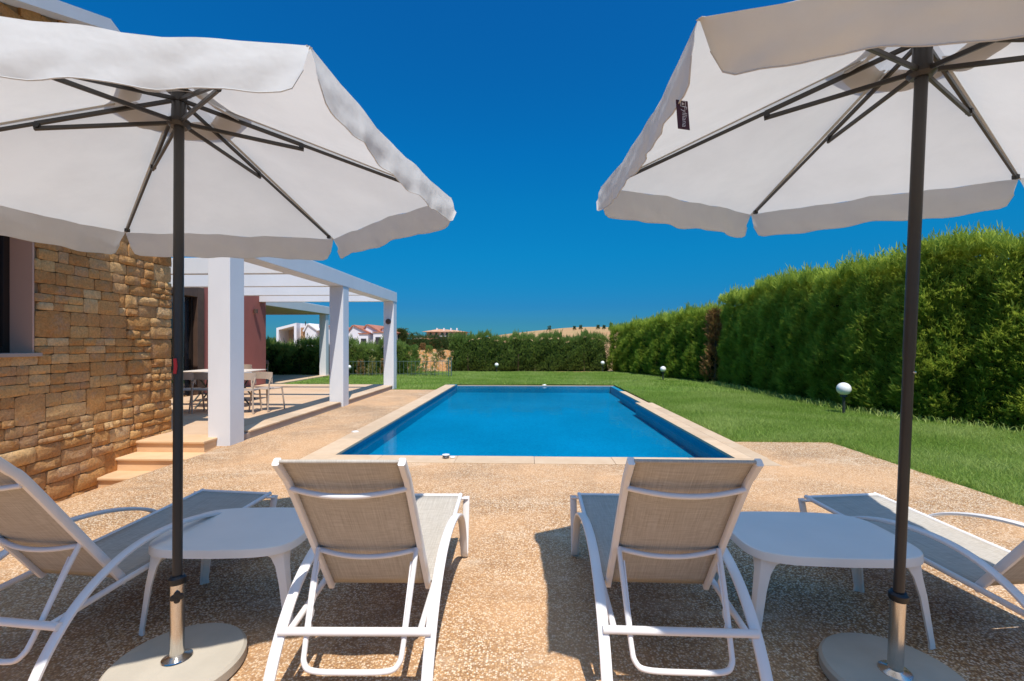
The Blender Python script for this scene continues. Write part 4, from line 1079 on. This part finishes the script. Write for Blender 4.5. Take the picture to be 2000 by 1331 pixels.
tb2 = copy_thing(tb); tb2.location = W(1.655, 2.49, 0); tb2.scale = (1.13, 1.03, 1.0); tb2.rotation_euler = (0,0,TH-R(3))
tag(tb2, 'white plastic side table right of centre, behind the right parasol pole', 'side table', 'white plastic side tables between the loungers')

# ---------------------------------------------------------------- terrace furniture
def make_chair():
    root = empty('terrace_chair')
    st = MB(); n=10
    for (z_, k) in ((0.44,1.0),(0.455,1.0),(0.46,0.97)):
        for q in range(24):
            a = 2*math.pi*q/24; c, s = math.cos(a), math.sin(a)
            st.v.append(Vector((0.225*k*math.copysign(abs(c)**0.55,c), 0.215*k*math.copysign(abs(s)**0.55,s), z_)))
    for r_ in range(2):
        for q in range(24): q2=(q+1)%24; st.f.append((r_*24+q, r_*24+q2, (r_+1)*24+q2, (r_+1)*24+q))
    st.f.append(tuple(range(23,-1,-1))); st.f.append(tuple(range(48,72))); st.build('seat', M['chair'], root, 40)
    # wrapped back rail band with an arched opening below
    bk = MB(); N_ = 20; Z = [(0.0,0),(1.0,0)]
    for i in range(N_+1):
        t = i/N_*2-1; x = 0.245*math.sin(t*1.25)/math.sin(1.25); y = -0.235+0.10*(1-math.cos(t*1.25))*1.2
        lowz = 0.66-0.10*abs(t)**5; hiz = 0.80-0.015*t*t
        for dy in (0, 0.014):
            for z_ in (lowz, hiz): bk.v.append(Vector((x, y+dy, z_)))
    for i in range(N_):
        a = i*4; b = a+4
        bk.f += [(a,b,b+1,a+1),(a+2,a+3,b+3,b+2),(a,a+2,b+2,b),(a+1,b+1,b+3,a+3)]
    bk.f += [(0,1,3,2),(N_*4,N_*4+2,N_*4+3,N_*4+1)]; bk.build('backrest', M['chair'], root, 40)
    for sx in (-1,1):
        MB().tube(curve([(0.235*sx,-0.16,0.70),(0.218*sx,-0.19,0.58),(0.205*sx,-0.20,0.45),(0.225*sx,-0.245,0.0)],4), 0.016, 8).build('leg', M['chair'], root, 60)
        MB().tube([(0.19*sx,0.18,0.45),(0.215*sx,0.225,0.0)], 0.016, 8).build('leg', M['chair'], root, 60)
    return root
ch = make_chair()
TZ1 = TZ
cs = [(-5.03,9.28,R(-14),'terrace chair farthest right, its back to the camera, beyond the first pergola post'),
      (-5.28,8.93,R(10),'terrace chair half hidden behind the first pergola post, right of it'),
      (-6.08,9.05,R(-6),'terrace chair just left of the first pergola post'),
      (-6.50,9.00,R(8),'terrace chair directly right of the left parasol pole'),
      (-7.2,11.9,R(170),'terrace chair on the far side of the terrace table')]
for k, (X, d, a, lb) in enumerate(cs):
    o = ch if k == 0 else copy_thing(ch); o.location = W(X, d, TZ1); o.rotation_euler = (0,0,TH+a); tag(o, lb, 'chair', 'taupe plastic chairs on the terrace')
def table(X, d, label, w=0.75, dp=0.42):
    dt = tag(empty('terrace_table', W(X, d, TZ1), TH), label, 'table')
    MB().box(-w,w,-dp,dp,0.70,0.73).build('table_top', M['tabletop'], dt, bev=0.012)
    for sx in (-1,1):
        for sy in (-1,1): MB().tube([(sx*(w-0.20),sy*0.30,0.0),(sx*(w-0.30),-sy*0.02,0.36),(sx*(w-0.20),sy*-0.25,0.70)], 0.017, 8).build('leg', M['lampmetal'], dt, 60)
table(-6.85, 10.75, 'cream topped table on crossed dark legs under the pergola by the red wall')
table(-6.25, 9.75, 'cream topped table on crossed dark legs behind the chairs near the first pergola post', 0.6, 0.35)
pc = copy_thing(ch); pc.location = W(-9.6, 17.2, 0.03); pc.rotation_euler = (0,0,R(200)); tag(pc, 'lone chair in the shade of the rear porch beyond the red wall', 'chair')

# ---------------------------------------------------------------- far houses, trees
def far_house(name, label, loc, wid, dep, wall_h, ridge, roofmat='tile_red', wallmat='farwhite', wins=(), annex=None, ridge_x=0.0):
    root = tag(empty(name, loc), label, 'house')
    w = wid/2
    m_ = MB(); v = [(-w,0,-1.5),(w,0,-1.5),(w,0,wall_h),(ridge_x,0,ridge),(-w,0,wall_h)]
    m_.add(v+[(x,dep,z_) for x,_,z_ in v], [(0,1,2,3,4),(9,8,7,6,5),(0,5,6,1),(1,6,7,2),(2,7,8,3),(3,8,9,4),(4,9,5,0)]); m_.build('wall', M[wallmat], root)
    for sx in (-1,1):
        e = Vector((w*sx,0,wall_h)); r_ = Vector((ridge_x,0,ridge)); dd = (e-r_).normalized(); up = Vector((-dd.z,0,dd.x))*sx; up = up if up.z > 0 else -up
        a = r_+up*0.02; b = e+dd*0.25+up*0.02; t_ = up*0.14
        rm = MB(); q = [a,b,b+t_,a+t_]; rm.add([p+Vector((0,-0.15,0)) for p in q]+[p+Vector((0,dep+0.15,0)) for p in q], [(0,1,2,3),(7,6,5,4),(0,4,5,1),(1,5,6,2),(2,6,7,3),(3,7,4,0)]); rm.build('roof', M[roofmat], root)
    for (x0,x1,z0_,z1_) in wins:
        fo = MB().box(x0,x1,-0.04,0.03,z0_,z1_).build('window', M['brown_frame'], root)
        MB().box(x0+0.08,x1-0.08,-0.05,-0.042,z0_+0.08,z1_-0.08).build('pane', M['window_glass'], fo)
    if annex:
        ax0, ax1, az = annex; MB().box(ax0,ax1,-2.2,-0.002,-1.5,az).build('annex', M[wallmat], root)
        MB().box(ax0-0.1,ax1+0.1,-2.3,-0.002,az+0.002,az+0.12).build('annex_roof', M[roofmat], root)
        dx = (ax0+ax1)/2; MB().box(dx-0.32,dx+0.32,-2.24,-2.202,-0.5,az-0.55).build('door', M['blackhole'], root)
    return root
D = 55.0
def fx_(px): return (px-1000)/880*D
def fz(py): return EYE+(670-py)/880*D
# modern white house with loggia
mh = tag(empty('modern_house', W(fx_(572), D, 0), R(3)), 'white modern house with a sloping framed loggia behind the left hedge', 'house')
x0, x1 = fx_(540)-fx_(572), fx_(579)-fx_(572)
za, zb = fz(641), fz(631)
def sl(x): return za+(zb-za)*(x-x0)/(x1-x0)
m_ = MB()
for (a, b) in ((x0,x0+0.28),(x1-0.30,x1)):
    m_.add([(a,0,-1),(b,0,-1),(b,0,sl(b)),(a,0,sl(a)),(a,3,-1),(b,3,-1),(b,3,sl(b)),(a,3,sl(a))], [(0,1,2,3),(7,6,5,4),(0,4,5,1),(1,5,6,2),(2,6,7,3),(3,7,4,0)])
m_.add([(x0+0.28,0,sl(x0+.28)-0.30),(x1-0.3,0,sl(x1-.3)-0.30),(x1-0.3,0,sl(x1-.3)),(x0+0.28,0,sl(x0+.28)),(x0+.28,3,sl(x0+.28)-0.30),(x1-.3,3,sl(x1-.3)-0.30),(x1-.3,3,sl(x1-.3)),(x0+.28,3,sl(x0+.28))], [(0,1,2,3),(7,6,5,4),(0,4,5,1),(1,5,6,2),(2,6,7,3),(3,7,4,0)])
m_.build('loggia_frame', M['farwhite'], mh)
MB().add([(x0+.28,2.6,-1),(x1-.3,2.6,-1),(x1-.3,2.6,sl(x1-.3)-.3),(x0+.28,2.6,sl(x0+.28)-.3)], [(0,1,2,3)]).build('loggia_back', M['villa'], mh)
MB().box(x0+0.9,x0+1.6,2.45,2.55,0,2.6).build('window', M['window_glass'], mh)
MB().box(x1+0.001,x1+2.3,1.0,7,-1,zb-0.10).build('wall', M['farwhite'], mh)
MB().box(fx_(586)-fx_(572),fx_(599.5)-fx_(572),0.2,0.99,-1,fz(640)).build('chimney', M['brick'], mh)
MB().tube([(fx_(593)-fx_(572),0.5,fz(640)),(fx_(593)-fx_(572),0.5,fz(628))], 0.06, 6).build('chimney_pipe', M['lampmetal'], mh, 60)
hs_ = [(606,22,fz(645),fz(634),'white house part with tall blank wall just right of the brick chimney',(),None),
       (641,26,fz(650),fz(637),'narrow white house with red roof seen between two pergola posts',(),None),
       (689,40,fz(650),fz(636),'white house with red roof and small dark door right of the middle pergola post',((0.5,0.75,1.6,2.6),),(1.0,2.1,fz(653))),
       (714,40,fz(650),fz(634.5),'tallest white house of the row with long red roof slope',(),(1.0,2.2,fz(650))),
       (742,34,fz(650),fz(641),'last white house of the row left of the farthest pergola post',(),None)]
for px, wpx, wh, rg, lb, wins, anx in hs_:
    wid = wpx/880*D
    far_house('white_house', lb, W(fx_(px), D+ (px-600)*0.02, 0), wid, 6.0, wh, rg, roofmat='farwhite' if px == 606 else 'tile_red', wins=wins, annex=anx, ridge_x=-wid*0.22)
# villa on the rise
DV = 108.0
def vx(px): return (px-1000)/880*DV
def vz(py): return EYE+(670-py)/880*DV
vl = tag(empty('hillside_villa', W(vx(868), DV, 0)), 'wide beige villa with a low terracotta hipped roof on the distant rise', 'house')
c0_ = vx(868); xa, xb = vx(833)-c0_, vx(904)-c0_
MB().box(xa,xb,0,8,0,vz(648.5)).build('wall', M['villa'], vl)
m_ = MB(); e0,e1 = xa-1.0, xb+1.0; ze, zr = vz(648.5), vz(642)
m_.add([(e0,-1,ze),(e1,-1,ze),(e1,9,ze),(e0,9,ze),(xa+2.2,4,zr),(xb-2.4,4,zr-0.3)], [(0,3,2,1),(0,1,5,4),(1,2,5),(2,3,4,5),(3,0,4)]); m_.build('roof', M['tile_tan'], vl)
for a, b in ((839,843),(850,854),(862,866),(871,875),(880,884),(890,894)):
    q = MB().box(vx(a)-c0_, vx(b)-c0_, -0.08, -0.002, vz(655.5), vz(650)).build('window', M['brown_frame'], vl)
    MB().box(vx(a)-c0_+0.07, vx(b)-c0_-0.07, -0.10, -0.081, vz(655.2), vz(650.4)).build('pane', M['window_glass'], q)
MB().box(vx(860)-c0_, vx(892)-c0_, -1.6, -0.002, vz(658.5), vz(656.3)).build('balcony', M['farwhite'], vl)
MB().box(vx(828)-c0_, vx(848)-c0_, -2.2, -0.002, vz(667), vz(657)).build('lower_wing', M['tile_tan'], vl)
MB().box(vx(812)-c0_, vx(827)-c0_, -2.2, 1, vz(668), vz(660)).build('garden_wall', M['villa'], vl)
for a in (848,862,876,888): MB().box(vx(a)-c0_, vx(a+2.2)-c0_, 2.5,3.2, vz(646), vz(640.5)).build('chimney', M['farwhite'], vl)
def palm(loc, h, label):
    root = tag(empty('palm_tree', loc), label, 'palm')
    MB().tube([(0,0,-0.3),(0.1,0,h*0.5),(0,0,h)], 0.22, 8, [1.2,0.9,0.8]).build('trunk', M['bark'], root, 60)
    cr = MB()
    for k in range(22):
        a = k*2.4; el = random.uniform(-0.2,1.1); L = 2.4
        p0_ = Vector((0,0,h)); pts = []
        for i in range(6):
            t = i/5; r_ = L*t*math.cos(el)*1.0; z_ = L*t*math.sin(el)-1.5*t*t
            pts.append(p0_+Vector((r_*math.cos(a), r_*math.sin(a), z_)))
        for i in range(5):
            sd = Vector((-math.sin(a), math.cos(a), 0))*0.28*(1-i/6)
            cr.add([pts[i]-sd+Vector((0,0,-0.12)), pts[i], pts[i]+sd+Vector((0,0,-0.12)), pts[i+1]], [(0,1,3),(1,2,3)])
    cr.build('crown', M['farleaf'], root)
palm(W(vx(803), 100, 1.5), 2.6, 'tall palm left of the distant villa'); palm(W(vx(818), 101, 1.4), 1.9, 'shorter palm between the tall palm and the distant villa')
bush('round_tree', 'round green tree right of the farthest pergola post', 'tree', W((784-1000)/880*60, 60, 0.0), 3.1, 1.35, 900, 0.45, M['farleaf'], 0.8, tint0=0.5, stem=0.03, low=0.2)
hedge('straight dark clipped hedge on the bare slope below the distant villa', [cw(-7.0,60), cw(-10,60), cw(-14.5,60)], lambda s: 2.15+0*s, 1.5, 50, 0.32, M['farleaf'], 3.3, 0.6, amp=0.5, trunks=0)
bush('bushy_shrub', 'dark shrub at the right end of the left hedge where the slope shows', 'shrub', W(-4.85,21.6,-0.05), 1.35, 0.55, 700, 0.2, M['cypress_far'], 0.7, tint0=0.5)
dk = [(1073,240,2.3,'lone round tree on the crest of the dry hill'),(1122,235,1.4,'low bush left in the clump on the hill crest'),(1134,236,1.7,'second bush in the clump on the hill crest'),
      (1168,232,1.6,'broad bush on the right shoulder of the hill'),(1180,230,1.5,'small bush next to the broad bush on the hill'),(1194,228,2.7,'tall dark tree just above the hedge corner'),(1213,226,2.6,'dark tree right of the tall dark tree above the hedge'),(936,200,1.1,'tiny bush on the low left end of the dry hill')]
for px, d, h, lb in dk:
    p = W((px-1000)/880*d, d, 0); p.z = float(terrain(p.x, p.y))-0.1
    bush('hill_tree', lb, 'tree', p, h+0.6, h*0.62, 260, 0.55, M['farleaf'], 0.7, 'trees on the dry hill', tint0=0.35, stem=0.04, low=0.15)
for k, (px, d, h) in enumerate(((505,90,2.6),(514,92,2.9),(523,91,2.5),(532,90,2.8))):
    p = W((px-1000)/880*d, d, -0.5)
    bush('distant_tree', ['leftmost','second','third','rightmost'][k]+' of the small distant trees seen beyond the porch left of the modern house', 'tree', p, h, 0.8, 200, 0.5, M['farleaf'], 0.6, 'distant trees beyond the porch', tint0=0.3, stem=0.04)
# rough bare ground seen through the gap behind the fence: rubble, and scattered dry scrub
rb_ = MB()
for k in range(260):
    d = random.uniform(24, 56); px = random.uniform(780, 885); p = W((px-1000)/880*d, d, 0)
    z0_ = float(terrain(p.x, p.y)); r_ = random.uniform(0.05, 0.22)*(0.6+d/60)
    n_ = 6; pts = [Vector((p.x+r_*random.uniform(0.7,1.3)*math.cos(2*math.pi*i/n_), p.y+r_*random.uniform(0.7,1.3)*math.sin(2*math.pi*i/n_), z0_-0.05)) for i in range(n_)]
    top_ = [Vector((q.x*0.45+p.x*0.55, q.y*0.45+p.y*0.55, z0_+r_*random.uniform(0.35,0.9))) for q in pts]
    rb_.add(pts+top_, [tuple(range(n_, 2*n_))]+[(i, (i+1)%n_, n_+(i+1)%n_, n_+i) for i in range(n_)])
tag(rb_.build('rubble', M['stone']), 'loose stones scattered on the bare earth behind the gap in the hedges', 'rubble', kind='stuff')
for k, (px, d, h, mt, lb) in enumerate(((812,36,0.8,'yellowleaf','dry yellow scrub on the bare slope right of the bushy shrub'),(838,46,0.9,'cypress_far','low green scrub in the middle of the bare slope'),
        (861,38,1.0,'farleaf','dark green scrub at the right side of the bare slope'),(826,56,0.9,'deadleaf','brown scrub at the foot of the straight clipped hedge on the slope'))):
    p = W((px-1000)/880*d, d, 0); p.z = float(terrain(p.x, p.y))-0.05
    bush('scrub', lb, 'shrub', p, h, h*0.55, 260, 0.2, M[mt], 0.7, tint0=0.5, stem=0.03, low=0.1)
